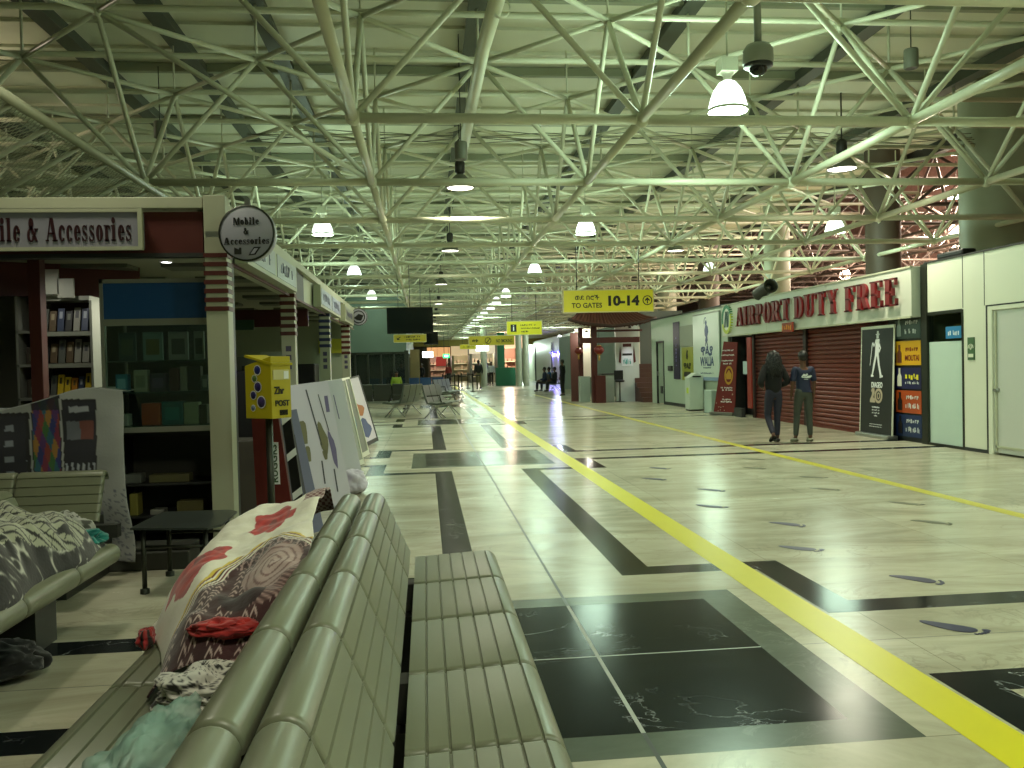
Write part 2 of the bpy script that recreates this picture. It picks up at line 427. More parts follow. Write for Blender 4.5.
# long pipe under the deck
pa, pb = AY(505, 0, 7.4), AY(458, 182, 14.2)
pp = MB(); pp.tube([Vector((1.05, 4.5, 5.35)), Vector((.78, 10, 5.2)), Vector((.72, 15, 5.1))], .085, 14)
for t in (6, 9, 12): pp.lathe([(.10, -.03), (.10, .03)], 14, M=Matrix.Translation((1.05 - (t - 4.5) * .035, t, 5.32 - (t - 4.5) * .025)) @ Matrix.Rotation(pi / 2, 4, 'X'))
tag(pp.build('roof_pipe', frame_paint), 'thick cream pipe running lengthwise through the middle of the roof frame', 'pipe')
# cable bundles slung across the frame
for (y, z, lab) in ((8.9, 5.45, 'bundle of thin cables slung across the roof frame nearest the viewer'), (15.1, 5.42, 'bundle of thin cables slung across the roof frame farther off')):
    cb = MB()
    for q in range(5):
        pts = [Vector((x, y + q * .03, z + q * .045 - .05 * sin((x + q) * 2.1))) for x in [v * .75 for v in range(-4, 15)]]
        cb.tube(pts, .008, 5)
    tag(cb.build('cable_bundle', mat('cable_grey', '77796a', .6), fix=False), lab, 'cables')

# ================================================================ lamps
lamp_body = mat('lamp_body', 'b9bca4', .4)
lamp_dark = mat('lamp_dark', '23241f', .5)
bell_glow = mat('bell_glow', 'ffffff', .2, emit='e9fff0', es=3.2)
disc_glow = mat('disc_glow', 'ffffff', .2, emit='fffbe8', es=6.)
BC = (.70, 1.0, .76); DC = (1.0, .96, .74)
def light(parent, loc, energy, color, kind='POINT', r=.22, spot=2.7, blend=.6):
    l = bpy.data.lights.new('bulb', kind); l.energy = energy; l.color = color; l.shadow_soft_size = r
    if kind == 'SPOT': l.spot_size = spot; l.spot_blend = blend
    o = bpy.data.objects.new('bulb', l); COL.objects.link(o); o.parent = parent; o.location = loc
    return o
def make_bell(loc, label, watts=BELL_W, glow=None):
    e = empty('high_bay_lamp', loc, label, 'hanging lamp', 'glowing bell lamps in the roof frame')
    def b(mb, n, m):
        o = mb.build(n, m, fix=True); o.parent = e; return o
    b(MB().lathe([(.001, .0), (.06, .0), (.1, -.02), (.16, -.1), (.2, -.2), (.225, -.3), (.23, -.33), (.215, -.33), (.19, -.2), (.15, -.1), (.05, -.02)], 28), 'bell_shade', glow or bell_glow)
    b(MB().lathe([(.232, -.36), (.237, -.345), (.237, -.33), (.22, -.325)], 28), 'rim', lamp_body)
    b(MB().box((-.1, -.1, .1), (.1, .1, .26)).lathe([(.05, 0), (.05, .06), (.09, .1)], 16), 'ballast_box', lamp_body)
    b(MB().tube([(0, 0, .26), (0, 0, 1.0)], .012, 6), 'hanging_rod', lamp_body)
    light(e, (0, 0, -.45), watts, BC, r=.4)
    return e
def make_dark(loc, label, watts=DARK_W):
    e = empty('high_bay_lamp', loc, label, 'hanging lamp', 'black domed lamps in the roof frame')
    def b(mb, n, m):
        o = mb.build(n, m, fix=True); o.parent = e; return o
    b(MB().lathe([(.001, 0), (.05, 0), (.09, -.02), (.16, -.1), (.21, -.17), (.235, -.24), (.245, -.25), (.225, -.24), (.2, -.17), (.14, -.09)], 28), 'dome_shade', mat('dome_grey', '6f7263', .4))
    b(MB().lathe([(.001, -.215), (.225, -.215), (.225, -.235), (.001, -.235)], 28), 'lens', disc_glow)
    b(MB().lathe([(.05, 0), (.085, .03), (.085, .2), (.05, .24), (.001, .24)], 16), 'ballast_housing', lamp_dark)
    b(MB().tube([(0, 0, .24), (0, 0, 1.0)], .012, 6), 'hanging_rod', lamp_dark)
    light(e, (0, 0, -.30), watts, DC, 'SPOT', r=.3, spot=2.75, blend=.5)
    return e
bells = [((3.65, 9.75), 'brightly glowing bell lamp, nearest and largest, at upper right beside the dome camera'),
         ((-2.17, 18.8), 'glowing white bell lamp above the shops at left, nearest on that side'),
         ((3.7, 18.96), 'glowing white bell lamp above the yellow gates sign'),
         ((9.69, 19.05), 'glowing bell lamp over the shop sign at right, below the black domed lamp'),
         ((-2.19, 27.2), 'smaller glowing bell lamp at left, above the hanging black screens'),
         ((3.6, 27.2), 'smaller glowing bell lamp just left of the gates sign'),
         ((9.6, 27.6), 'glowing bell lamp behind the roof frame at far right'),
         ((3.6, 1.3), None)]
darks = [((6.83, 13.16), 'black domed lamp with a lit lens hanging above the shuttered shop'),
         ((.67, 14.57), 'largest black domed lamp, with a lit lens, under the pipe in mid roof'),
         ((.72, 22.4), 'black domed lamp with a lit lens in the middle line, second from the viewer'),
         ((6.97, 22.8), 'black domed lamp with a lit lens right of the middle, beyond the gates sign'),
         ((.65, 31.4), 'distant domed lamp in the middle line beyond the hanging screens'),
         ((6.8, 4.6), None), ((6.8, -3.5), None)]
b0 = d0 = d1 = None
for (p, lab) in bells:
    L = lab or 'glowing bell lamp hanging behind the viewer'
    if b0 is None: make_bell((p[0], p[1], 4.72), L, 270); b0 = 1
    elif b0 == 1: b0 = make_bell((p[0], p[1], 4.72), L, 165)
    else: copy_tree(b0, (p[0], p[1], 4.72), 0, L)
for (p, lab) in darks:
    L = lab or 'domed lamp hanging above and behind the viewer'
    if d0 is None: d0 = make_dark((p[0], p[1], 4.72), L)
    elif p[1] > 20:
        if d1 is None: d1 = make_dark((p[0], p[1], 4.72), L, 200)
        else: copy_tree(d1, (p[0], p[1], 4.72), 0, L)
    else: copy_tree(d0, (p[0], p[1], 4.72), 0, L)
make_dark((-2.5, 5.7, 4.72), 'domed lamp hanging over the front edge of the phone kiosk', 150)
make_dark((.9, .6, 4.72), 'domed lamp hanging right above the viewer', 260)
fb0 = make_bell((3.5, 36, 4.72), 'far glowing lamp of the long line receding to the end of the hall', 70, mat('bell_glow_far', 'ffffff', .2, emit='f2fff4', es=1.6))
fd0 = make_dark((.7, 41, 4.72), 'far domed lamp of the middle line near the end of the hall', 90)
e = empty('roof_floodlight', (-8.2, 14.2, 5.2), 'warm floodlight shining up at the roof sheets above the kiosks', 'floodlight')
o = MB().box((-.16, -.1, -.08), (.16, .1, .06)).build('lamp_case', lamp_dark, bevel=.01); o.parent = e
o = MB().box((-.14, -.08, .06), (.14, .08, .065)).build('lens', mat('warm_lens', 'ffffff', .3, emit='ffe0b8', es=4.)); o.parent = e
o = MB().tube([(0, 0, -.08), (0, 0, -1.18)], .02, 6).build('bracket', lamp_dark); o.parent = e
light(e, (0, 0, .12), 90, (1, .84, .62), 'POINT', r=.1)
# far lamps: the two lines that run to the end of the hall
for k in range(1, 10):
    y = 36 + k * 4.3
    copy_tree(fb0, (3.5 if k % 2 == 0 else 3.45, y, 4.72), 0, 'far glowing lamp of the long line receding to the end of the hall')
for k in range(4):
    copy_tree(fb0, (-2.2, 36 + k * 9., 4.72), 0, 'far glowing lamp of the left line behind the hanging screens')
    if k: copy_tree(fd0, (.7, 41 + k * 9., 4.72), 0, 'far domed lamp of the middle line near the end of the hall')
# ================================================================ slab serif lettering
def G_S(x, w, y0=0, y1=1): return [[(x, y0), (x + w, y0), (x + w, y1), (x, y1)]]
def G_H(x0, x1, y, t=.07): return [[(x0, y), (x1, y), (x1, y + t), (x0, y + t)]]
def G_D(x0, y0, x1, y1, w): return [[(x0, y0), (x0 + w, y0), (x1 + w, y1), (x1, y1)]]
def G_R(cx, cy, rx, ry, tx, ty, a0=0, a1=360, n=20):
    out = []
    for k in range(n):
        a, b = radians(a0 + (a1 - a0) * k / n), radians(a0 + (a1 - a0) * (k + 1) / n)
        out.append([(cx + rx * cos(a), cy + ry * sin(a)), (cx + rx * cos(b), cy + ry * sin(b)), (cx + (rx - tx) * cos(b), cy + (ry - ty) * sin(b)), (cx + (rx - tx) * cos(a), cy + (ry - ty) * sin(a))])
    return out
def serif(x, w, y, o=.09, t=.06): return G_H(x - o, x + w + o, y if y == 0 else y - t, t)
def glyph(c, W):
    W2 = W * .55
    if c == 'A': return G_D(.1, 0, .38, 1, .07) + G_D(.62, 0, .36, 1, W) + G_H(.2, .7, .3) + serif(.1, .07, 0) + serif(.62, W, 0), .95
    if c == 'I': return G_S(.12, W) + serif(.12, W, 0) + serif(.12, W, 1), .3 + W
    if c == 'l': return G_S(.08, W * .9) + serif(.08, W * .9, 0, .07) + G_H(.0, .1, .94, .06), .2 + W
    if c == 'i': return G_S(.08, W * .9, 0, .68) + serif(.08, W * .9, 0, .07) + G_H(.0, .1, .62, .06) + G_R(.08 + W * .45, .88, W * .55, W * .55, W * .54, W * .54), .2 + W
    if c == 'r': return G_S(.08, W * .9, 0, .68) + serif(.08, W * .9, 0, .07) + G_H(.0, .1, .62, .06) + G_R(.34, .48, .19, .2, .06, .08, 40, 180) + G_R(.42, .58, .075, .075, .07, .07), .5
    if c in 'RP':
        g = G_S(.1, W) + serif(.1, W, 0) + G_H(.02, .5, .94, .06) + G_H(.1, .5, .44, .06) + G_R(.46, .72, .3, .28, W, .06, -90, 90)
        if c == 'R': return g + G_D(.62, 0, .38, .46, W) + G_H(.6, .6 + W + .12, 0, .06), .92
        return g, .84
    if c in 'oO':
        if c == 'O': return G_R(.45, .5, .42, .52, W, .07), .92
        return G_R(.3, .34, .27, .36, W * .85, .05), .62
    if c == 'p' or c == 'b':
        y = .34
        return G_S(.06, W * .9, 0, 1) + G_H(-.02, .08, .94, .06) + G_R(.34, y, .27, .35, W * .85, .05), .66
    if c == 'e': return G_R(.3, .34, .26, .35, W * .8, .06, 0, 325) + G_H(.1, .54, .34, .05), .58
    if c == 'c': return G_R(.3, .34, .26, .35, W * .8, .06, 45, 320) + G_R(.45, .52, .07, .07, .065, .065), .55
    if c == 's': return G_R(.24, .5, .18, .18, .07, .06, 30, 250) + G_R(.25, .19, .2, .2, .07, .06, -160, 80) + G_D(.3, .22, .1, .46, .13) + G_S(.04, .04, 0, .2) + G_S(.38, .04, .48, .68), .5
    if c == 'T': return G_S(.38, W) + G_H(.02, .86, .93) + serif(.38, W, 0) + G_S(.02, .06, .74, 1) + G_S(.80, .06, .74, 1), .92
    if c == 'D': return G_S(.1, W) + G_H(.02, .45, 0, .06) + G_H(.02, .45, .94, .06) + G_R(.42, .5, .42, .5, W, .06, -90, 90), .92
    if c == 'U': return G_S(.1, W, .3) + serif(.1, W, 1) + G_S(.72, .07, .3) + serif(.72, .07, 1) + G_R(.445, .32, .345, .33, W * .8, .08, 180, 360), .95
    if c == 'Y': return G_S(.4, W, 0, .5) + serif(.4, W, 0) + G_D(.4, .42, .1, 1, W) + G_D(.46, .45, .74, 1, .07) + serif(.1, W, 1, .06) + serif(.74, .07, 1, .07), .98
    if c == 'F' or c == 'E':
        g = G_S(.1, W) + G_H(.02, .74, .94, .06) + G_H(.1, .55, .47, .06) + G_S(.68, .06, .74, 1) + G_S(.52, .05, .36, .64)
        if c == 'E': return g + G_H(.02, .78, 0, .06) + G_S(.72, .06, 0, .26), .88
        return g + serif(.1, W, 0), .82
    if c == 'M': return G_S(.1, .07) + G_D(.5, 0, .14, 1, W * .9) + G_D(.5, 0, .82, 1, .07) + G_S(.8, W) + serif(.1, .07, 0) + serif(.8, W, 0), 1.15
    if c == '&': return G_R(.36, .76, .19, .24, W * .7, .05) + G_R(.34, .27, .3, .29, W * .8, .06, 60, 350) + G_D(.66, 0, .24, .66, W * .8) + G_D(.58, .2, .74, .52, .06) + G_H(.62, .9, .49, .06), .98
    return [], .38
def slab(name, body, m, M, w, h, parent, depth=.01, W=.2):
    polys = []; x = 0
    for c in body:
        g, adv = glyph(c, W)
        for p in g: polys.append([(a + x, b) for a, b in p])
        x += adv + .06
    kx = w / x; mb = MB()
    for p in polys:
        out = [((a - x / 2) * kx, (b - .5) * h) for a, b in p]
        mb.prism(out, -depth, M)
    return mb.build(name, m, parent)

# ================================================================ walls
struct(MB().box((-26.2, -8, 0), (-26, 110, 7)), 'wall_left', panel_grey)
struct(MB().box((-26, 109.8, 0), (40, 110, 9)), 'wall_far', mat('far_wall', '7c7350', .7, noise_amt=.25, nscale=.5))
struct(MB().box((-26, -8.2, 0), (40, -8, 9)), 'wall_back', panel_grey)
WX = 7.9
struct(MB().box((WX, -8, 0), (WX + .15, 9.2, 2.86)).box((WX, 9.2, 2.1), (WX + .15, 11.15, 2.86)).box((WX, 11.15, .0), (WX + .15, 11.68, 2.86)).box((WX, 11.68, 2.08), (WX + .15, 12.6, 2.86)), 'wall_right', panel_white)
sm = MB()
for y in (11.2, 11.68): sm.box((WX - .003, y - .006, 2.1 if y < 11.3 else 2.1), (WX, y + .006, 2.86))
sm.box((WX - .02, -8, 2.86), (WX + .17, 12.62, 2.885)); sm.box((WX - .012, 9.2, 2.08), (WX, 11.15, 2.1)); sm.box((WX - .012, 11.13, 0), (WX, 11.16, 2.1))
sm.box((WX - .01, 11.16, 0), (WX, 11.68, .05))
struct(sm, 'trim_3', darkgrey)
# white door with a raised frame
dr = struct(MB().box((WX + .02, 9.3, .03), (WX + .07, 11.05, 2.03)), 'door_1', mat('door_white', 'c9ccc4', .35))
MB().box((WX - .01, 9.2, 0), (WX + .1, 9.3, 2.08)).box((WX - .01, 11.04, 0), (WX + .1, 11.13, 2.08)).box((WX - .01, 9.3, 2.02), (WX + .1, 11.04, 2.08)).build('door_frame', panel_white, dr, bevel=.006)
MB().box((WX + .0, 10.97, 0.05), (WX + .03, 11.0, 2.0)).box((WX + .0, 9.3, .1), (WX + .03, 11.0, .13)).build('door_moulding', cream, dr)
MB().box((WX - .02, 10.93, .88), (WX + .02, 11.0, .93)).lathe([(.02, 0), (.022, .02), (.015, .05)], 12, M=Matrix.Translation((WX, 10.965, .905)) @ Matrix.Rotation(-pi / 2, 4, 'Y')).build('door_lock', steel, dr)
# frosted window beside it
wn = struct(MB().box((WX + .02, 11.70, .04), (WX + .035, 12.58, 1.62)), 'window_1', mat('frosted_film', 'c3d8cc', .35, noise_amt=.03))
MB().box((WX + .02, 11.70, 1.62), (WX + .03, 12.58, 2.05)).build('clear_pane', glass, wn)
MB().box((WX - .02, 12.56, 0), (WX + .1, 12.72, 2.86)).box((WX - .01, 11.67, 0), (WX + .08, 11.71, 2.08)).box((WX - .01, 11.7, 0), (WX + .08, 12.58, .04)).box((WX - .01, 11.7, 2.04), (WX + .08, 12.58, 2.09)).build('window_frame', darkmetal, wn, bevel=.004)
lb = MB().box((WX - .001, 11.73, 1.66), (WX + .018, 12.1, 1.84)).build('window_notice', mat('notice_blue', '2d7fb4', .4)); tag(lb, 'small blue and white notice stuck on the clear top of the frosted window', 'notice')
text('notice_lettering', '~' * 7, mat('white_ink', 'e8ecec', .4), face_M(Vector((WX - .002, 11.9, 1.74)), (0, -1, 0)), w=.28, h=.08, parent=lb, depth=.002)
# room behind the glass
struct(MB().box((WX + 1.6, 9, 0), (WX + 1.7, 12.72, 2.8)), 'wall_inner', mat('office_beige', '6b684c', .7))
struct(MB().box((WX + .15, 9, 2.8), (WX + 1.7, 12.72, 2.86)).box((WX + .16, 12.66, 0), (WX + 1.7, 12.7, 2.86)), 'ceiling_office', mat('office_beige', '6b684c', .7))
# small green pictogram sign
sgp = tag(MB().box((WX - .012, 11.42, 1.33), (WX, 11.57, 1.66)).build('pictogram_sign', mat('sign_green', '4c6b4a', .4)), 'small green pictogram sign on the white panel between door and frosted window', 'sign')
pg = MB()
for r in (.02, .04, .06):
    pg.tube([Vector((WX - .014, 11.495 - r * cos(a), 1.5 + r * sin(a))) for a in [pi * k / 8 for k in range(9)]], .005, 5)
pg.box((WX - .016, 11.44, 1.37), (WX - .012, 11.55, 1.42)); pg.sphere((WX - .013, 11.495, 1.49), .012, 8)
pg.build('pictogram', panel_white, sgp)

# ================================================================ duty free shop
SX = WX + .10
df = empty('duty_free_shop', (WX, 17, 0), 'long shop front with red lettered white fascia and closed brown red roller shutters', 'shop')
MB().box((7.74, 12.74, 2.03), (8.3, 21.35, 2.84)).build('fascia', mat('fascia_white', 'c9ccbd', .35), df, bevel=.01)
fs_ = MB()
for y in (15.6, 18.5): fs_.box((7.737, y - .004, 2.03), (7.74, y + .004, 2.84))
fs_.box((7.72, 12.74, 2.02), (7.76, 21.35, 2.05)); fs_.box((7.72, 12.74, 2.82), (7.76, 21.35, 2.85))
fs_.build('fascia_edge', cream, df)
redl = mat('red_letter', '720e14', .35); redl2 = mat('red_letter_side', '5e3a2a', .5)
FX = 7.74
def fy(px): return AX(px, 300, FX).y
ya, yb = fy(738), fy(903)
yh = (ya + yb) / 2
word = 'AIRPORT DUTY FREE'
slab('lettering', word, redl, face_M(Vector((FX - .03, yh, 2.47)), (0, -1, 0)), ya - yb, .46, df, depth=.05, W=.27)
# oval emblem
ey = fy(728)
lg = MB(); lgM = face_M(Vector((FX, ey, 2.46)), (0, -1, 0))
lg.prism([(.33 * cos(t), .37 * sin(t)) for t in [2 * pi * k / 32 for k in range(32)]], -.05, lgM)
lgo = lg.build('emblem', mat('emblem_white', 'dfe6d8', .35), df)
lg = MB()
for (a0, a1, m) in ((20, 200, 0), (200, 380, 1)):
    n = 16
    for k in range(n):
        a, b = radians(a0 + (a1 - a0) * k / n), radians(a0 + (a1 - a0) * (k + 1) / n)
        lg.prism([(.33 * cos(a), .37 * sin(a)), (.33 * cos(b), .37 * sin(b)), (.25 * cos(b), .28 * sin(b)), (.25 * cos(a), .28 * sin(a))], -.06, lgM, m)
lg.build('emblem_ring', [mat('emblem_green', '1f7d55', .4), mat('emblem_lime', 'b9c83a', .4)], lgo)
em = MB()
em.prism([(-.14, -.2), (-.08, -.2), (.0, .2), (-.05, .2)], -.066, lgM); em.prism([(-.02, .2), (.03, .2), (.1, -.2), (.04, -.2)], -.066, lgM); em.prism([(.09, -.2), (.14, -.18), (.16, .16), (.11, .2)], -.066, lgM)
em.build('emblem_letters', mat('emblem_ink', '2c4f4a', .4), lgo)
# small red exit-like tag hanging on the fascia
tg = tag(MB().box((FX - .09, fy(796), 1.98), (FX - .06, fy(785.5), 2.18)).build('fascia_tag', mat('tag_orange', '8e2f14', .4)), 'small red orange tag hanging under the red letters on the shop fascia', 'sign')
text('tag_lettering', '~' * 5, mat('tag_yellow', 'd98a20', .4), face_M(Vector((FX - .092, (fy(796) + fy(785.5)) / 2, 2.08)), (0, -1, 0)), w=.5, h=.13, parent=tg, depth=.003)
MB().box((FX - .08, fy(794), 2.16), (FX, fy(793.7), 2.19)).box((FX - .08, fy(788), 2.16), (FX, fy(787.7), 2.19)).build('tag_hook', steel, tg)
# shutters (corrugated)
shm = mat('shutter_red', '6a2a1e', .42, metal=.15, noise_amt=.12, nscale=1.5)
def shutter(y0, y1, name):
    mb = MB(); z = .04; prof = []
    while z < 2.05:
        prof += [(0, z), (-.022, z + .02), (-.022, z + .06), (0, z + .085)]; z += .09
    vs = []; fs = []
    for x, zz in prof: vs += [(SX + x, y0, zz), (SX + x, y1, zz)]
    for k in range(len(prof) - 1): fs.append((2 * k, 2 * k + 1, 2 * k + 3, 2 * k + 2))
    mb.add(vs, fs); mb.box((SX, y0, 0), (SX + .05, y1, 2.05)); mb.box((SX - .03, y0, 0), (SX + .01, y1, .05))
    return mb.build(name, shm, df, fix=False)
ym = AX(808, 380, SX).y; ys0 = AX(757, 380, SX).y
shutter(13.75, ym - .06, 'roller_shutter'); shutter(ym + .06, ys0, 'roller_shutter')
for (g0, g1) in ((ym - .07, ym + .07), (ys0, ys0 + .12), (13.68, 13.76)): MB().box((SX - .07, g0, 0), (SX + .05, g1, 2.05)).build('shutter_guide', mat('guide_brown', '2c1a14', .5), df)
gl = MB().box((SX + .3, ys0 + .12, 0), (SX + .35, 21.4, 2.1)).box((SX - .05, 21.25, 0), (SX + .35, 21.4, 2.1))
gl.build('entrance_panel', darkgrey, df)
# advert panels stacked beside the shutter
def plate(name, a, b, z0, z1, m, label, cat='poster', x=7.88, t=.02, group=None):
    return tag(MB().box((x, a, z0), (x + t, b, z1)).build(name, m), label, cat, group)
ads = MB(); ads.box((WX + .02, 12.74, 0), (WX + .1, 13.70, 2.05))
ads.build('display_backing', black, df)
wink = mat('white_ink', 'e8ecec', .4); yink = mat('yellow_ink', 'e8dc28', .4); dred = mat('dark_red_ink', '7b1a10', .4)
def bottle(mb, y, z, h, r, x=WX - .005, mi=0):
    mb.prism([(-r, 0), (r, 0), (r, h * .55), (r * .4, h * .7), (r * .4, h), (-r * .4, h), (-r * .4, h * .7), (-r, h * .55)], -.006, face_M(Vector((x, y, z)), (0, -1, 0)), mi)
yA, yB = 12.76, 13.5
specs = [(1.70, 2.0, '41504c', 'grey glass advert with pale bottle at the top of the advert stack', '~' * 7, wink, '8d9a96', '~' * 6),
         (1.26, 1.66, 'd9a61a', 'yellow advert with bottles and dark red words, second in the advert stack', 'MOUTAI', dred, '5b2f1a', '~' * 6),
         (.87, 1.22, '1d1d4a', 'navy advert with a white bottle and yellow words, middle of the advert stack', '~' * 5, yink, 'd8d8c8', None),
         (.47, .84, 'b04a1a', 'orange red advert with a dark bottle, fourth in the advert stack', '~' * 12, wink, '1a1412', '~' * 6),
         (.08, .44, '142a55', 'blue advert with white words at the bottom of the advert stack', '~' * 12, wink, '1a1412', '~' * 6)]
for k, (z0, z1, c, lab, t1, tm, bc, t2) in enumerate(specs):
    o = plate('advert_panel', yA, yB, z0, z1, mat('ad_%s' % c, c, .35), lab, x=WX, t=.02, group='adverts stacked beside the shutter')
    mb = MB(); bottle(mb, 13.36, z0 + .04, .3, .06)
    if k == 1: bottle(mb, 13.52, z0 + .04, .28, .07)
    mb.build('printed_bottle', mat('btl_%s' % bc, bc, .4), o)
    text('advert_lettering', t1, tm, face_M(Vector((WX - .002, 13.0, z0 + (.12 if t2 else .2))), (0, -1, 0)), w=.4, h=.1, parent=o, depth=.003, bold=.02)
    if t2: text('advert_lettering', t2, tm if k != 1 else dred, face_M(Vector((WX - .002, 13.0, z0 + .26)), (0, -1, 0)), w=.36, h=.07, parent=o, depth=.003, bold=.01)
    else: text('advert_lettering', '~' * 12, wink, face_M(Vector((WX - .002, 13.0, z0 + .1)), (0, -1, 0)), w=.4, h=.05, parent=o, depth=.003)
# roll-up banner
bL, bR = G(867, 432), G(897, 440)
bL = Vector((7.80, 14.5, 0)); bR = Vector((7.79, 13.45, 0))
bdir = (bR - bL).normalized(); bw = (bR - bL).length
rb = empty('rollup_banner', (bL + bR) / 2, 'black roll-up banner with a white striding man figure before the red shutter', 'banner stand')
bM = face_M((bL + bR) / 2, bdir)
lean = Matrix.Translation((0, .0, .06)) @ Matrix.Rotation(radians(-2), 4, 'X')
BM = bM @ lean
def pbox(a, b, M, mb=None):
    mb = mb or MB(); return mb.box(a, b, M=M)
pbox((-bw / 2, 0, 0), (bw / 2, .01, 1.86), BM).build('banner_sheet', mat('banner_black', '191b19', .45), rb)
pbox((-bw / 2 - .03, -.09, 0), (bw / 2 + .03, .10, .07), bM).build('base', steel, rb, bevel=.015)
mb = pbox((-bw / 2 - .02, -.01, 1.84), (bw / 2 + .02, .02, 1.89), BM); mb.box((-bw / 2 - .02, -.006, 0), (-bw / 2, .015, 1.88), M=BM); mb.box((bw / 2, -.006, 0), (bw / 2 + .02, .015, 1.88), M=BM)
mb.build('frame_rail', panel_white, rb)
fg = MB()   # striding figure with hat and cane
for pr in [[(-.02, 1.67), (.05, 1.67), (.05, 1.74), (-.02, 1.74)], [(-.05, 1.735), (.08, 1.735), (.08, 1.75), (-.05, 1.75)], [(-.01, 1.75), (.05, 1.75), (.045, 1.80), (-.005, 1.80)],
           [(-.06, 1.38), (.06, 1.38), (.08, 1.66), (-.04, 1.66)], [(-.06, 1.38), (.0, 1.38), (-.08, 1.14), (-.13, 1.02), (-.16, 1.03), (-.12, 1.2)], [(.0, 1.38), (.06, 1.38), (.1, 1.2), (.17, 1.02), (.12, 1.0), (.05, 1.2)],
           [(-.18, 1.0), (-.1, 1.0), (-.1, 1.03), (-.18, 1.04)], [(.11, .98), (.21, 1.0), (.2, 1.03), (.11, 1.02)], [(.06, 1.62), (.13, 1.5), (.08, 1.42), (.06, 1.45), (.1, 1.5), (.04, 1.58)], [(-.04, 1.62), (-.1, 1.52), (-.15, 1.6), (-.13, 1.61), (-.1, 1.55), (-.04, 1.66)], [(-.16, 1.6), (-.145, 1.6), (-.22, 1.2), (-.23, 1.2)]]:
    fg.prism(pr, -.004, BM @ Matrix.Translation((0, 0, 0)))
fg.build('printed_figure', wink, rb)
text('banner_lettering', 'DIAGEO', wink, BM @ Matrix.Translation((0.02, 0, .86)), w=.36, h=.1, parent=rb, bold=.02)
fg = MB(); fg.prism([(-.2, .55), (-.03, .55), (-.04, .62), (-.1, .64), (-.05, .72), (-.06, .8), (-.14, .8), (-.17, .74), (-.13, .74), (-.14, .68), (-.2, .6)], -.004, BM)
for p in G_R(.08, .67, .13, .13, .045, .045): fg.prism(p, -.004, BM)
for p in G_R(.08, .67, .05, .06, .02, .02): fg.prism(p, -.004, BM)
fg.build('printed_numerals', mat('print_tan', 'b9ab94', .4), rb)
for z, t in ((.47, '~' * 15), (.42, '~' * 9), (.37, '~' * 9), (.32, '~' * 7), (.17, '~' * 36), (.13, '~' * 25)):
    text('banner_lettering', t, wink, BM @ Matrix.Translation((0, 0, z)), w=.42 if z < .2 else .26, h=.03 if z > .2 else .018, parent=rb, depth=.003)

# ================================================================ panelled wall beyond the shop
struct(MB().box((WX, 21.4, 0), (WX + .15, 27.35, 2.86)).box((WX, 27.35, 2.12), (WX + .15, 28.25, 2.86)).box((WX, 28.25, 0), (WX + .15, 28.9, 2.86)), 'wall_right_far', panel_grey)
dr = struct(MB().box((WX + .03, 27.42, .02), (WX + .07, 28.18, 2.06)), 'door_2', mat('door_grey', '8f9c8a', .5))
MB().box((WX - .02, 27.35, 0), (WX + .06, 27.42, 2.12)).box((WX - .02, 28.18, 0), (WX + .06, 28.25, 2.12)).box((WX - .02, 27.35, 2.06), (WX + .06, 28.25, 2.12)).build('door_frame', black, dr)
MB().box((WX + .01, 27.65, .35), (WX + .03, 27.9, .6)).build('door_vent', darkgrey, dr)
MB().box((WX - .01, 28.08, .95), (WX + .03, 28.14, 1.1)).build('door_handle', steel, dr)
struct(MB().box((WX - .012, 21.4, 0), (WX, 27.35, .1)), 'baseboard_right', darkgrey)
struct(MB().box((WX - .03, 21.4, 2.86), (WX + .18, 28.9, 2.9)), 'trim_4', darkgrey)
def wy(px): return AX(px, 370, WX).y
lit = mat('billboard_print', 'c6d6cc', .35)
bb = empty('billboard', (WX - .05, 22.5, 1), 'large pale billboard with blue antelope logo and lettering beside the shop', 'billboard')
y0, y1 = wy(721.5), wy(695.5)
MB().box((WX - .06, y0, .86), (WX - .03, y1, 2.72)).build('panel', lit, bb)
MB().box((WX - .066, y0, .86), (WX - .06, y1, .96)).build('lower_strip', mat('strip_green', '9fbf3a', .4), bb)
MB().box((WX - .068, y0, .86), (WX - .061, y0 + (y1 - y0) * .8, .96)).build('lower_strip', mat('strip_blue', '7f98b8', .4), bb)
MB().box((WX - .06, y0, 2.72), (WX - .0, y1, 2.76)).build('top_rail', steel, bb)
bc = (y0 * .55 + y1 * .45)
blue = mat('logo_blue', '23426e', .4)
BBM = face_M(Vector((WX - .062, bc, 0)), (0, -1, 0))
an = MB()
an.prism([(-.12, 1.98), (.0, 1.9), (.1, 1.99), (.06, 2.1), (.16, 2.22), (.12, 2.36), (.02, 2.42), (.04, 2.5), (-.02, 2.56), (-.1, 2.5), (-.08, 2.4), (-.16, 2.28), (-.14, 2.14), (-.06, 2.08)], -.004, BBM)
an.prism([(.02, 1.9), (.1, 1.78), (.12, 1.8), (.06, 1.93)], -.004, BBM); an.prism([(-.08, 1.95), (-.12, 1.84), (-.09, 1.83), (-.04, 1.93)], -.004, BBM)
for p in G_R(-.08, 2.5, .12, .14, .03, .03, 60, 200): an.prism(p, -.004, BBM)
an.build('printed_antelope', blue, bb)
text('billboard_lettering', 'ዋልያ', blue, BBM @ Matrix.Translation((0, 0, 1.68)), w=1.0, h=.28, parent=bb, bold=.03)
text('billboard_lettering', 'WALIA', blue, BBM @ Matrix.Translation((0, 0, 1.4)), w=1.15, h=.26, parent=bb, bold=.02)
text('billboard_lettering', '~' * 16, blue, BBM @ Matrix.Translation((0, 0, 1.22)), w=.7, h=.04, parent=bb)
text('billboard_lettering', '~' * 14, blue, BBM @ Matrix.Translation((0, 0, 1.07)), w=1.1, h=.045, parent=bb)
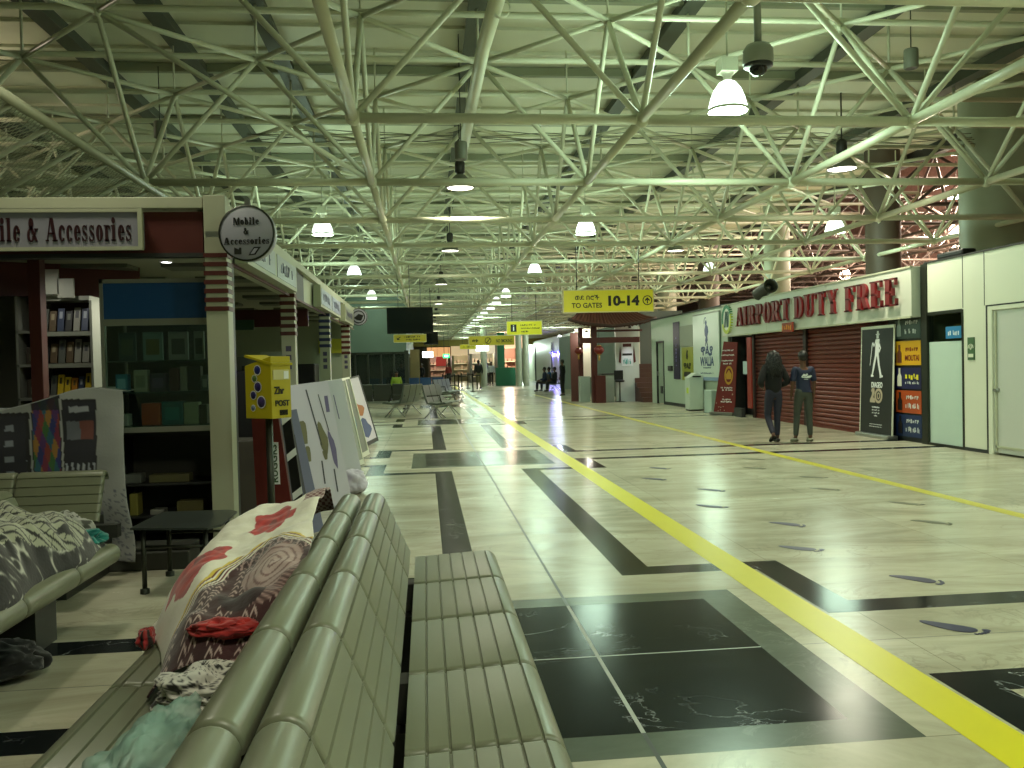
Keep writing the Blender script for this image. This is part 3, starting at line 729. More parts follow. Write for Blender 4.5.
yp = plate('beer_poster', wy(694), wy(683), .84, 1.84, mat('poster_lime', '93992a', .4), 'yellow green poster with dark logo left of the big pale billboard', x=WX - .03)
ypc = (wy(694) + wy(683)) / 2; YM = face_M(Vector((WX - .032, ypc, 0)), (0, -1, 0))
an = MB(); an.prism([(-.08, 1.5), (.02, 1.46), (.1, 1.56), (.04, 1.66), (.08, 1.72), (.0, 1.78), (-.06, 1.7), (-.1, 1.6)], -.004, YM); an.build('printed_antelope', ink, yp)
text('poster_lettering', 'ዋልያ', ink, YM @ Matrix.Translation((0, 0, 1.27)), w=.7, h=.2, parent=yp, bold=.04)
MB().prism([(-.35, .95), (.35, .95), (.3, 1.1), (-.3, 1.1)], -.004, YM).build('printed_band', ink, yp)
plate('glass_screen', wy(694), wy(681), 1.86, 2.5, mat('tinted_pane', '8c9486', .6), 'dull greyish panel on the wall above the yellow green poster', 'panel', x=WX - .03)
pb = plate('hanging_banner', wy(680.5), wy(674.5), .86, 2.66, mat('banner_navy', '221d3a', .5), 'narrow dark navy vertical banner on the wall left of the yellow green poster', 'banner', x=WX - .03)
text('banner_lettering', '~' * 9, mat('banner_lilac', '6f6aa0', .5), face_M(Vector((WX - .032, (wy(680.5) + wy(674.5)) / 2, 1.7)), (0, 0, 1), up=Vector((0, 1, 0))), w=1.1, h=.16, parent=pb)
plate('wall_box', wy(673), wy(669.5), 1.12, 1.28, darkgrey, 'small dark junction box on the wall between door and navy banner', 'box', x=WX - .06, t=.06)

c = Vector((8.02, 12.0, 2.885))
e = empty('black_case', c, 'low rounded black case lying on top of the white wall above the frosted window', 'case')
MB().box((c.x - .1, c.y - .3, c.z), (c.x + .12, c.y + .35, c.z + .1)).build('case_body', black, e, bevel=.03)
MB().tube([c + Vector((-.02, -.12, .1)), c + Vector((-.02, -.1, .14)), c + Vector((-.02, .12, .14)), c + Vector((-.02, .14, .1))], .012, 6).build('handle', darkgrey, e)
c = AY(766, 289, 18.5)
e = empty('roof_fan', c, 'round dark fan duct lying above the shop sign next to the pale column', 'fan')
M = Matrix.Translation(c) @ Matrix.Rotation(radians(80), 4, 'X')
MB().lathe([(.10, -.5), (.15, -.45), (.15, .25), (.165, .28), (.10, .28), (.10, .1), (.001, .1)], 20, M=M).build('duct', darkmetal, e)
MB().lathe([(.001, .16), (.05, .16), (.06, .12)], 12, M=M).build('hub', steel, e)
MB().tube([c + Vector((0, .1, -.13)), Vector((c.x, c.y + .1, 2.84))], .03, 6).build('stand', darkmetal, e)
# bins
def bin_(name, c, sx, sy, h, m, label):
    e = empty(name, c, label, 'bin'); x, y = c[0], c[1]
    MB().box((x - sx / 2, y - sy / 2, .04), (x + sx / 2, y + sy / 2, h)).build('bin_body', m, e, bevel=.02)
    MB().box((x - sx / 2 + .02, y - sy / 2 + .02, 0), (x + sx / 2 - .02, y + sy / 2 - .02, .04)).build('bin_base', darkgrey, e)
    return e
bx_ = G(692.5, 410)
e = bin_('waste_bin', (7.62, 23.4, 0), .42, .42, .92, mat('bin_white', 'c2cfc2', .35), 'pale green upright bin with a pitched swing top under the billboard')
MB().prism([(-.21, .92), (.21, .92), (.21, 1.0), (.0, 1.08), (-.21, .94)], .42, Matrix.Translation((7.62, 23.19, 0))).build('swing_top', mat('bin_white', 'c2cfc2', .35), e)
MB().box((7.51, 23.175, .955), (7.75, 23.19, .995)).build('opening', black, e)
MB().box((7.40, 23.26, .5), (7.409, 23.42, .66)).build('bin_label', mat('lime_label', 'c2d83a', .4), e)
tag(MB().box((7.55, 21.75, 0), (7.85, 22.35, .62)).build('white_box', mat('box_pale', 'b6cabf', .5), bevel=.01), 'plain pale box standing on the floor between the bin and the red standee', 'box')
# red standee
sdl = Vector((7.48, 21.35, 0)); sdr = Vector((7.76, 20.65, 0))
e = empty('standee', (sdl + sdr) / 2, 'leaning dark red standee with pale lettering at the left end of the shop front', 'banner stand')
sM = face_M((sdl + sdr) / 2, (Vector((.42, -.9, 0)))) @ Matrix.Translation((0, 0, .05)) @ Matrix.Rotation(radians(-4), 4, 'X')
MB().prism([(-.38, 0), (.36, 0), (.38, 1.82), (-.1, 1.86)], .02, sM).build('standee_sheet', mat('standee_red', '6b1c18', .45, noise_amt=.15, nscale=4), e)
MB().box((-.42, -.12, -.05), (.40, .12, .03), M=sM).build('base', steel, e, bevel=.01)
st = MB()
for p in G_R(.12, .98, .15, .24, .04, .06): st.prism(p, -.004, sM)
st.prism([(.04, .88), (.2, .88), (.22, 1.0), (.12, 1.12), (.02, 1.0)], -.004, sM)
st.build('printed_emblem', mat('gold_print', 'b88a2a', .4), e)
for z, t, w_ in ((1.62, '~' * 8, .4), (1.5, '~' * 9, .46), (1.36, '~' * 9, .42), (1.28, '~' * 7, .3), (.66, '~' * 14, .42), (.6, '~' * 10, .4), (.36, '~' * 9, .3), (.3, '~' * 6, .4)):
    text('standee_lettering', t, wink, sM @ Matrix.Translation((.07, 0, z)), w=w_, h=.045, parent=e)
st = MB()
for k in range(14): 
    a, b = random.uniform(-.3, .28), random.uniform(.05, .5); st.sphere(sM @ Vector((a, -.004, b)), .014, 6)
st.build('printed_dots', mat('print_tan', 'b9ab94', .4), e)
rp = tag(MB().box((7.72, AX(752.5, 380, 7.75).y, .25), (7.75, AX(748.5, 380, 7.75).y, 1.95)).build('shop_sign_strip', mat('strip_red', '8e2b20', .4)), 'tall narrow red sign strip between the standee and the first shutter', 'sign')
MB().box((7.70, 20.0, 0), (7.80, 20.5, .22)).build('strip_foot', darkgrey, rp)
nb_ = tag(MB().box((7.86, AX(747.5, 370, 7.86).y, 1.06), (7.88, AX(743, 370, 7.86).y, 1.38)).build('shop_notice', mat('notice_pale', 'bcd0d2', .4)), 'small pale notice on the dark pane behind the red standee', 'notice')

# ================================================================ columns and the neighbouring hall
colm = mat('column_paint', '9aa08a', .5, noise_amt=.05); col_shade = mat('column_shade_paint', '4e4236', .6)  # the brown copy paints the shade of unlit columns into their colour
for (x, y, r, m, lab) in ((11.75, 16.2, .72, colm, 'huge pale round column rising behind the white wall at far right'), (11.6, 20.3, .42, col_shade, 'round column, shade painted in brown, behind the shop sign, right of the pale one'),
                       (11.7, 27.0, .42, colm, 'pale round column above the first letters of the shop sign'), (11.6, 33.5, .42, col_shade, 'darker column behind the wall above the oval emblem'),
                       (11.6, 39.5, .45, colm, 'far pale column just right of the gates sign')):
    cb = MB(); cb.lathe([(r, 0), (r, 9.0)], 40, (x, y, 0)); cb.lathe([(r + .12, 0), (r + .12, .3), (r, .34)], 40, (x, y, 0))
    tag(cb.build('column', m), lab, 'column', 'round columns behind the right wall')
pink = mat('pink_metal', 'a5857a', .42, metal=.3, noise_amt=.55, nscale=5, bump=1.)
nh = MB(); 
nh.box((28, -8, 0), (28.2, 110, 13))
struct(nh, 'wall_hall_right', pink)
nc = MB(); z = 0
for k in range(60):
    y = -8 + k * 2.0
    nc.add([(12.6, y, 9.2), (28, y, 12.6), (28, y + 1.9, 12.4), (12.6, y + 1.9, 9.0)], [(0, 1, 2, 3)])
    nc.add([(12.6, y + 1.9, 9.0), (28, y + 1.9, 12.4), (28, y + 2, 12.6), (12.6, y + 2, 9.2)], [(0, 1, 2, 3)])
struct(nc, 'ceiling_hall_right', pink)
struct(MB().box((12.5, -8, 6.35), (12.7, 110, 9.3)), 'trim_5', hall_dark if 'hall_dark' in globals() else darkgrey)
sf2 = empty('space_frame', (18, 20, 6), 'dark steel space frame tangled in warm light over the neighbouring hall', 'roof frame')
dk2 = mat('frame_dark', '4a3f38', .5); t2 = MB(); t3 = MB(); t4 = MB()
for i in range(0, 6):
    for j in range(2, 18):
        a = Vector((12.9 + i * 3, 3 + j * 3, 5.4)); up_ = a + Vector((1.5, 1.5, 1.7))
        t2.tube([a, a + Vector((3, 0, 0))], .06, 6, cap=False); t2.tube([a, a + Vector((0, 3, 0))], .06, 6, cap=False)
        for d in ((0, 0), (3, 0), (0, 3), (3, 3)): t3.tube([a + Vector((d[0], d[1], 0)), up_], .045, 6, cap=False)
        t4.tube([up_, up_ + Vector((3, 0, 0))], .05, 6, cap=False); t4.tube([up_, up_ + Vector((0, 3, 0))], .05, 6, cap=False)
for n_, t_ in (('bottom_chords', t2), ('web_members', t3), ('top_chords', t4)):
    o = t_.build(n_, dk2, sf2, fix=False); o['kind'] = 'stuff'
wglow = mat('warm_glow', 'ffffff', .2, emit='ffe2c4', es=14.)
wl0 = None
for (px, py, Y, lab) in ((956, 188, 27, 'warm lamp in the neighbouring hall, highest of the column of three at right'), (955, 224, 31, 'warm lamp in the neighbouring hall, middle of the column of three at right'), (956, 245, 36, 'warm lamp in the neighbouring hall, lowest of the column of three at right'),
                     (871, 246, 34, 'warm lamp in the neighbouring hall left of the dark column'), (845, 268, 42, 'small warm lamp in the neighbouring hall above the shop lettering'), (1012, 150, 24, 'warm lamp in the neighbouring hall at the right edge of the roof frame')):
    p = AY(px, py, Y)
    if wl0 is None:
        wl0 = empty('high_bay_lamp', p, lab, 'hanging lamp', 'warm lamps in the neighbouring hall')
        o = MB().lathe([(.001, 0), (.1, -.02), (.2, -.15), (.26, -.34), (.001, -.34)], 16).build('bell_shade', wglow); o.parent = wl0
        o = MB().tube([(0, 0, 0), (0, 0, .9)], .03, 6).build('hanging_rod', dk2); o.parent = wl0
        light(wl0, (0, 0, -.5), 1900, (1, .80, .62))
    else: copy_tree(wl0, p, 0, lab)
# ================================================================ benches
bench_m = mat('bench_plastic', '6f735d', .36, noise_amt=.04, nscale=5)
plinth_m = mat('plinth_dark', '33352f', .5)
MOD = .562
def slat_profile(pts, arcs_first, n_slat, roll, th=.028):
    return pts
def rail(path, th, y0, y1, grooves):
    """shell following a path in xz with grooves, from y0 to y1"""
    pts = [Vector((x, 0, z)) for x, z in path]
    # resample straight first segment with grooves
    out = []
    a, b = pts[0], pts[1]; L = (b - a).length; d = (b - a) / L; nrm = Vector((-d.z, 0, d.x))
    if nrm.z < 0 and abs(nrm.z) > .3: nrm = -nrm
    gs = [L * (k + 1) / grooves - .004 for k in range(grooves)] if grooves else []
    out.append((a, 0))
    for g in gs:
        out += [(a + d * (g - .0045), 0), (a + d * (g - .0015), 1), (a + d * (g + .0015), 1), (a + d * (g + .0045), 0)]
    for p in pts[2:]: out.append((p, 0))
    P = [q for q, _ in out]; n = len(P); N = []
    for i in range(n):
        t = (P[min(i + 1, n - 1)] - P[max(i - 1, 0)]).normalized(); q = Vector((-t.z, 0, t.x)); N.append(q if th > 0 else -q)
    return P, [f for _, f in out], N
def seat_shell(path, y0, y1, grooves, flip=1, th=.03):
    P, F, N = rail(path, th, y0, y1, grooves)
    sgn = 1
    mb = MB(); rows = []
    for (y, ins) in ((y0, .017), (y0 + .003, .008), (y0 + .009, .002), (y0 + .02, 0), (y1 - .02, 0), (y1 - .009, .002), (y1 - .003, .008), (y1, .017)):
        outer = [p - n * (ins + (.007 if f else 0)) for p, n, f in zip(P, N, F)]
        inner = [p - n * abs(th) for p, n in zip(P, N)]
        rows.append([Vector((flip * q.x, y, q.z)) for q in outer + inner[::-1]])
    k = len(rows[0]); vs = [q for r in rows for q in r]; fs = []
    for i in range(len(rows) - 1):
        for j in range(k): fs.append((i * k + j, (i + 1) * k + j, (i + 1) * k + (j + 1) % k, i * k + (j + 1) % k))
    fs.append(tuple(range(k))); fs.append(tuple((len(rows) - 1) * k + j for j in reversed(range(k))))
    mb.add(vs, fs)
    return mb
def arc(cx, cz, r, a0, a1, n): return [(cx + r * cos(radians(a0 + (a1 - a0) * k / n)), cz + r * sin(radians(a0 + (a1 - a0) * k / n))) for k in range(n + 1)]
# the normals of these paths point to the sitter's side
SEAT = [(.625, .448), (.262, .428)]
SEAT_P = [(.262, .428), (.622, .446)] + arc(.622, .388, .058, 80, -70, 9)
BACK_P = [(.238, .455), (.115, .735)] + arc(.062, .712, .056, 22, 195, 10)
def mk_bench(name, loc, rz, n, label, group=None, legs=(), sides=(1, -1)):
    e = empty(name, loc, label, 'bench', group, rz)
    M = pworld(e)
    def put(mb, nm, m):
        mb.v = [tuple(v) for v in mb.v]
        o = mb.build(nm, m, None); o.parent = e
        return o
    protos = {}
    for k in range(n):
        for s in sides:
            for nm, path in (('seat', SEAT_P), ('backrest', BACK_P)):
                key = (nm, s)
                if key not in protos:
                    mb = seat_shell(path, .004, MOD - .004, 6 if nm == 'seat' else 5, s, .03 if nm == 'seat' else -.03)
                    protos[key] = put(mb, nm, bench_m)
                    for pl in protos[key].data.polygons: pl.use_smooth = True
                    protos[key].data.set_sharp_from_angle(angle=radians(38))
                    o = protos[key]
                else:
                    o = protos[key].copy(); COL.objects.link(o); o.parent = e
                o.location = (0, -(k + 1) * MOD, 0)
    put(MB().box((-.22, -n * MOD, .27), (-.14, -.02, .36)).box((.14, -n * MOD, .27), (.22, -.02, .36)), 'support_beam', plinth_m)
    for y in legs:
        put(MB().box((-.44, y - .12, 0), (.44, y + .12, .27)).box((-.40, y - .05, .25), (.40, y + .05, .40)), 'leg', plinth_m)
        put(MB().prism([(.19, .4), (.22, .4), (.08, .68), (.03, .68), (.0, .4)], .03, Matrix.Translation((0, y - .015, 0))), 'bracket', plinth_m)
        if -1 in sides: put(MB().prism([(-.19, .4), (-.22, .4), (-.08, .68), (-.03, .68), (.0, .4)], .03, Matrix.Translation((0, y - .015, 0))), 'bracket', plinth_m)
    return e
BX = -.34
fore = mk_bench('terminal_bench', (BX, 4.37, 0), 0, 8, 'long back-to-back slatted green grey bench filling the lower left foreground', 'slatted green grey benches', (-.42, -1.65, -2.9, -4.1))
leftb = mk_bench('terminal_bench', (-2.43, 4.98, 0), 0, 5, 'slatted green grey bench at left edge carrying a sleeper under a black and cream blanket', 'slatted green grey benches', (-.42, -1.65))
backb = mk_bench('terminal_bench', (-2.14, 5.93, 0), -pi / 2, 4, 'slatted bench set crosswise behind the left one, before the phone printed cover', 'slatted green grey benches', (-.25, -1.5), (1,))
# worn specks on one seat
sp = MB()
for (px, py, r) in ((505, 679, .012), (487, 688, .005)):
    p = G(px, py, .445); sp.lathe([(0.0001, .0), (r, .0)], 10, (p.x, p.y, .446))

# ================================================================ blankets and sleepers
def attr_mat(name, rough=.85, bump=.4):
    m = bpy.data.materials.new(name); m.use_nodes = True; nt = m.node_tree; b = nt.nodes['Principled BSDF']
    a = nt.nodes.new('ShaderNodeAttribute'); a.attribute_name = 'pattern'; nt.links.new(a.outputs['Color'], b.inputs['Base Color'])
    b.inputs['Roughness'].default_value = rough; b.inputs['Sheen Weight'].default_value = .3
    tc = nt.nodes.new('ShaderNodeTexCoord'); n = nt.nodes.new('ShaderNodeTexNoise'); n.inputs['Scale'].default_value = 60; n.inputs['Detail'].default_value = 3
    bp = nt.nodes.new('ShaderNodeBump'); bp.inputs['Strength'].default_value = bump; bp.inputs['Distance'].default_value = .004
    nt.links.new(tc.outputs['Object'], n.inputs['Vector']); nt.links.new(n.outputs['Fac'], bp.inputs['Height']); nt.links.new(bp.outputs[0], b.inputs['Normal'])
    return m
fleece = attr_mat('printed_fleece')
def cloth(name, fn, colfn, nu, nv, label, th=.006, cat='blanket', parent=None):
    vs = [Vector(fn(i / nu, j / nv)) for j in range(nv + 1) for i in range(nu + 1)]
    fs = [(j * (nu + 1) + i, j * (nu + 1) + i + 1, (j + 1) * (nu + 1) + i + 1, (j + 1) * (nu + 1) + i) for j in range(nv) for i in range(nu)]
    me = bpy.data.meshes.new(name); me.from_pydata([tuple(v) for v in vs], [], fs); me.materials.append(fleece)
    ca = me.color_attributes.new('pattern', 'FLOAT_COLOR', 'POINT')
    for j in range(nv + 1):
        for i in range(nu + 1):
            c = srgb(colfn(i / nu, j / nv)); ca.data[j * (nu + 1) + i].color = (c[0], c[1], c[2], 1)
    me.polygons.foreach_set('use_smooth', [True] * len(fs)); me.update()
    o = bpy.data.objects.new(name, me); COL.objects.link(o)
    sd = o.modifiers.new('solid', 'SOLIDIFY'); sd.thickness = th; sd.offset = 1
    if parent is not None: o.parent = parent; o.matrix_parent_inverse = pworld(parent).inverted()
    elif label: tag(o, label, cat)
    return o
def sst(a, b, x):
    t = max(0, min(1, (x - a) / (b - a))); return t * t * (3 - 2 * t)
def nz(x, y, s, k=0): return noise.noise(Vector((x * s, y * s, k)))
# --- sleeper in the foreground: u runs from the near end (y 2.55) to the far end (y 4.32), v from the seat front to the backrest
def body_h(y):       # height of the covered body over the seat along the bench
    h = .05 + .17 * sst(2.40, 2.7, y) + .05 * sst(2.8, 3.15, y) + .05 * sst(3.4, 3.8, y)
    h += -.16 * sst(4.10, 4.32, y)
    return h
def fore_fn(u, v):
    y = 2.45 + u * 1.83 + .10 * (1 - v) * (1 - u)
    edge = -1.03 + .015 * sin(u * 9) + .19 * (1 - sst(0, .45, u)) + .05 * sst(.6, 1, u)
    wv = v * 1.25 - .12 * sst(.3, .6, u)            # below 0: hangs over the front of the seat
    H = body_h(y)
    x = edge + max(wv, 0) * (-.475 - edge) / 1.13
    t = max(wv, 0) / 1.13
    dome = (1 - (1 - min(t / .42, 1)) ** 2.2)
    z = .452 + H * dome * (1.0 - .10 * sst(.6, 1, t)) + .10 * sst(.55, 1, t) * (.2 + .8 * sst(2.45, 2.9, y))
    if wv < 0: z = .452 + wv * .9; x = edge - .012 - .15 * (-wv)
    z += .018 * nz(x, y, 7, 1) * dome + .010 * nz(x, y, 17, 5) * dome
    z += .014 * sin(y * 26 + x * 22 + 3 * nz(x, y, 4)) * dome * (1 - sst(2.6, 3.1, y))
    return (x, y + .012 * nz(x, y, 9, 8), z)
def hx(c): return tuple(int(c[i:i + 2], 16) / 255 for i in (0, 2, 4))
def mixc(a, b, t): return tuple(p * (1 - t) + q * t for p, q in zip(a, b))
CRE, RED, BRN, PNK, YEL, MAR, WHT = hx('ebe8d6'), hx('c22c26'), hx('35191b'), hx('b49a94'), hx('d8bf4a'), hx('6a2026'), hx('f0eee4')
def fore_col(u, v):
    x, y, z = fore_fn(u, v)
    s, t = y - 2.45, (x + 1.03) * 1.5      # metres along and (draped) across
    if y > 4.12 or (y > 3.75 and x > -.56) or y < 2.48 + .14 * sin(x * 20) * .2:     # knitted pink hem
        k = (sin(s * 190) * sin(t * 150)) > 0
        return hx('b9a49e') if k else hx('6f3a3c')
    if y < 2.80 and x < -.86 + (y - 2.6) * .2: return hx('5a1c22') if sin(s * 150) * sin(t * 130) > 0 else hx('b0a09a')
    d = min((x - (-.86 + (y - 2.73) * .42)) * .94, (3.30 - (x + .6) * 1.1 - y) * .62)
    if d < 0:
        for (cx, cy, r) in ((-.85, 3.20, .105), (-.66, 3.64, .092)):
            a = atan2(x - cx, (y - cy) * .6); rr = sqrt(((y - cy) * .52) ** 2 + ((x - cx) * 1.1) ** 2)
            if rr < r * (1 + .14 * sin(5 * a + cx * 9) + .05 * sin(11 * a)):
                return mixc(RED, hx('9a1a1c'), .35 + .35 * sin(rr * 150 + a * 3)) if rr > r * .2 else hx('7c1214')
        return YEL if d > -.012 else CRE
    if d < .045:
        return [MAR, CRE, YEL, BRN, WHT, MAR, CRE][int(d / .0065) % 7]
    ds, dt = (y - 2.92) * .62, (x + .535); rr = sqrt(ds * ds + dt * dt); a = atan2(dt, ds); r = .098
    if rr < r * (1 + .05 * sin(7 * a)):
        w_ = sin(rr * 260 + a * 1.0 + .9 * sin(3 * a))
        return mixc(hx('cbb6ae'), hx('7a5a58'), .95 if w_ > .6 else .10 + .3 * (rr / r))
    if ((y - 2.74) * .8 + (x + .60)) ** 2 / .008 + ((y - 2.74) - (x + .60)) ** 2 / .02 < 1: return hx('2a1214')
    if 2.50 < y < 2.86 and x > -.60 and rr < .17: return mixc(hx('a88a84'), hx('3f2223'), .5 + .5 * sin((y + x * .6) * 330 + nz(x, y, 20) * 3))
    row = (x * 36) % 1.0; ph = (y * 30 + (abs(row - .5) * 2) * .8) % 1.0
    if y > 3.02:
        return hx('a58a86') if (row < .25 or ph < .2) else BRN
    if int(x * 36) % 3 != 0 and ph < .34 and .1 < row < .9: return mixc(PNK, hx('d9c9c0'), .3)
    return mixc(BRN, hx('4a2426'), .5 + .5 * nz(s, t, 12))
sl = cloth('printed_blanket', fore_fn, fore_col, 300, 170, 'brown and cream blanket with red poppies and a rose over a sleeper on the bench')
# crumpled speckled cloth and red cuff at its near end
def bundle(name, c, r, sc, colfn, amp, seed, label, cat, nu=110, nv=70, parent=None, zmin=None):
    def fn(u, v):
        th = pi * v; ph = 2 * pi * u
        d = Vector((sin(th) * cos(ph), sin(th) * sin(ph), cos(th)))
        k = 1 + amp * (.8 * noise.noise(d * 1.7 + Vector((seed, 0, 0))) - .75 * abs(noise.noise(d * 3.1 + Vector((0, seed, 0)))) + .2)
        p = Vector((d.x * sc[0], d.y * sc[1], d.z * sc[2])) * r * k + Vector(c)
        if zmin is not None: p.z = max(p.z, zmin + .0005 * v)
        return p
    return cloth(name, fn, colfn, nu, nv, label, .002, cat, parent)
def speck(u, v):
    return hx('d8d6cc') if nz(u * 60, v * 40, 1, 3) + .4 * nz(u * 11, v * 9, 1, 6) < .18 else hx('3a3a38')
bundle('speckled_cloth', (-.655, 2.44, .50), .12, (1.15, .8, .55), speck, .5, 3.1, 'crumpled white cloth with dark specks at the near end of the printed blanket', 'cloth', zmin=.452)
bundle('red_cloth', (-.62, 2.58, .635), .055, (1.6, .8, .5), lambda u, v: mixc(RED, hx('8a1a1c'), .5 + nz(u * 9, v * 9, 1)), .5, 7.3, 'bunched bright red cloth above the speckled cloth on the bench', 'cloth')
bundle('red_strap', (-1.0, 3.05, .475), .04, (.7, 1.3, .9), lambda u, v: hx('a82a2a') if sin(u * 40) > -.3 else hx('201818'), .5, 2.3, 'small red and black bunched strap at the seat edge beside the printed blanket', 'strap', 40, 26)
# teal plastic bag
tb = mat('teal_film', '9cc4b6', .35, alpha=.42, spec=.4)
mb = MB()
def bag(u, v):
    th = pi * v; ph = 2 * pi * u; d = Vector((sin(th) * cos(ph), sin(th) * sin(ph), cos(th)))
    k = 1 + .35 * noise.noise(d * 2.5 + Vector((9, 0, 0))) + .22 * abs(noise.noise(d * 6 + Vector((0, 4, 0))))
    p = Vector((d.x * .11, d.y * .28, d.z * .10)) * k + Vector((-.60, 1.80, .54)); p.z = max(p.z, .452); return p
mb.grid(bag, 70, 40); o = mb.build('plastic_bag', tb, fix=True); tag(o, 'crumpled translucent teal plastic bag lying on the near seat of the foreground bench', 'bag')
# --- sleeper on the left bench
def left_fn(u, v):
    y = 3.55 + u * 1.36
    edge = -1.80 + .02 * sin(u * 11)
    wv = v * 1.2 - .1; t = max(wv, 0) / 1.1
    H = .10 + .13 * sst(3.6, 3.9, y) + .02 * sin(y * 5) - .15 * sst(4.72, 4.93, y)
    x = edge - t * .46
    dome = 1 - (1 - min(t / .4, 1)) ** 2
    z = .452 + H * dome + .06 * sst(.6, 1, t)
    if wv < 0: z = .452 + wv * .25; x = edge + .0 + .06 * (-wv)
    z += (.022 * nz(x, y, 8, 2) + .014 * sin(y * 40 + x * 30 + 5 * nz(x, y, 5, 2))) * dome
    return (x, y + .01 * nz(x, y, 9, 3), z)
def left_col(u, v):
    s, t = u * 1.36, v * .66
    if t < .15 + .06 * sin(s * 5):
        k = abs(nz(s, t * 1.5, 7, 4)) + .35 * abs(nz(s, t, 22, 9))
        return mixc(hx('c4c5b8'), hx('101211'), sst(.02, .16, k))
    k = sin(s * 95 + t * 60 + 9 * nz(s, t, 4, 1) + 4 * nz(s, t, 10, 2))
    k2 = abs(nz(s * 1, t * 2.5, 9, 7))
    if k > .62 or k2 < .035: return hx('1b1d1a')
    return mixc(hx('8f937c'), hx('b5b8a2'), .5 + .5 * nz(s, t, 6, 6))
cloth('zebra_blanket', left_fn, left_col, 240, 140, 'cream blanket with black streaks covering a sleeper on the left bench')
bundle('turquoise_cloth', (-1.93, 4.86, .50), .10, (1.15, .8, .55), lambda u, v: mixc(hx('1c8a80'), hx('0f5f5a'), .5 + nz(u * 8, v * 8, 1)), .55, 4.4, 'crumpled turquoise cloth at the head end of the left sleeper', 'cloth', 70, 44, zmin=.453)
bundle('white_cloth', (-2.02, 4.90, .55), .12, (1.1, .55, .7), lambda u, v: hx('aeb0a8') if nz(u * 20, v * 12, 1) < .2 else hx('55574f'), .55, 8.4, 'crumpled whitish cloth behind the turquoise one on the left bench', 'cloth', 70, 44)
bundle('black_bag', (-2.02, 4.1, .085), .16, (1.3, 1.0, .55), lambda u, v: hx('0d0d0c'), .35, 5.5, 'soft black bag on the floor under the left bench', 'bag', 60, 36, zmin=.002)
# ================================================================ mobile accessories kiosk (front faces the viewer, side faces the walkway)
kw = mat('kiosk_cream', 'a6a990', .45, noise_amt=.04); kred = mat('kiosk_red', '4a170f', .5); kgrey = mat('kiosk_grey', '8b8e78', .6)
signface = mat('sign_face_lilac', '86858f', .35)
KX, KY = -1.50, 6.4
def stripes(mb, x, y, sx, sy, z0, z1, n):
    h = (z1 - z0) / (2 * n - 1)
    for k in range(n): mb.box((x - sx / 2 - .008, y - sy / 2 - .008, z0 + 2 * k * h), (x + sx / 2 + .008, y + sy / 2 + .008, z0 + (2 * k + 1) * h))
posts = [((KX, KY), .155, 2.69, kred, 'cream post with dark red bands, nearest, at the corner of the phone kiosk', 1.85, 2.27, 7),
         ((-1.53, 9.75), .15, 2.5, kred, 'cream post with red bands, second along the row of kiosks', 1.80, 2.27, 6),
         ((-1.53, 13.2), .15, 2.5, mat('band_blue', '2a2f52', .5), 'cream post with dark blue bands, third along the row of kiosks', 1.75, 2.27, 6),
         ((-1.53, 16.6), .15, 2.5, kred, 'cream post with red bands, farthest along the row of kiosks', 1.7, 2.27, 6)]
for (x, y), wd, h, bm_, lab, z0, z1, n in posts:
    e = empty('kiosk_post', (x, y, 0), lab, 'post', 'banded posts of the kiosk row')
    MB().box((x - wd / 2, y - wd / 2, 0), (x + wd / 2, y + wd / 2, h)).build('shaft', kw, e, bevel=.004)
    mb = MB(); stripes(mb, x, y, wd, wd, z0, z1, n); o = mb.build('painted_bands', bm_, e)
    if y > 7:
        for k in range(3): MB().box((x - .03, y - wd / 2 - .003, 1.42 + k * .1), (x + .03, y - wd / 2, 1.48 + k * .1)).build('sticker', mat('sticker_dark', '4a4460', .5), e)
# roof slab and fascia of the first kiosk
kr = empty('kiosk_canopy', (-4, 9, 2.4), 'long cream kiosk canopy with dark red panels around the phone shop', 'canopy')
MB().box((-7.5, KY - .06, 2.60), (-1.585, KY + .1, 2.68)).box((-1.66, KY, 2.60), (-1.46, 18.2, 2.68)).build('top_beam', kw, kr, bevel=.004)
MB().box((-7.5, KY - .02, 2.27), (-1.60, KY + .06, 2.58)).build('front_board', kred, kr)
MB().box((-7.5, KY - .03, 2.25), (-1.60, KY + .06, 2.28)).build('front_edge', darkgrey, kr)
MB().box((-1.62, KY + .08, 2.26), (-1.52, 9.95, 2.62)).box((-1.62, 10.9, 2.26), (-1.52, 18.2, 2.62)).build('side_board', kw, kr)
MB().box((-1.63, 9.95, 2.26), (-1.515, 10.9, 2.60)).build('side_panel', darkgrey, kr)
MB().box((-1.515, KY + .1, 2.24), (-1.50, 18.2, 2.265)).build('side_edge', kred, kr)
cl = MB()
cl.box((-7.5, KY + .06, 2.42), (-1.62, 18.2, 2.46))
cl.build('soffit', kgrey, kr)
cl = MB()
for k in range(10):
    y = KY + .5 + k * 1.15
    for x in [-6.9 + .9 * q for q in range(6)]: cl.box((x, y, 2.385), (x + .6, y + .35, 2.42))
o = cl.build('soffit_louvres', mat('louvre', '55584a', .6), kr); o['kind'] = 'stuff'
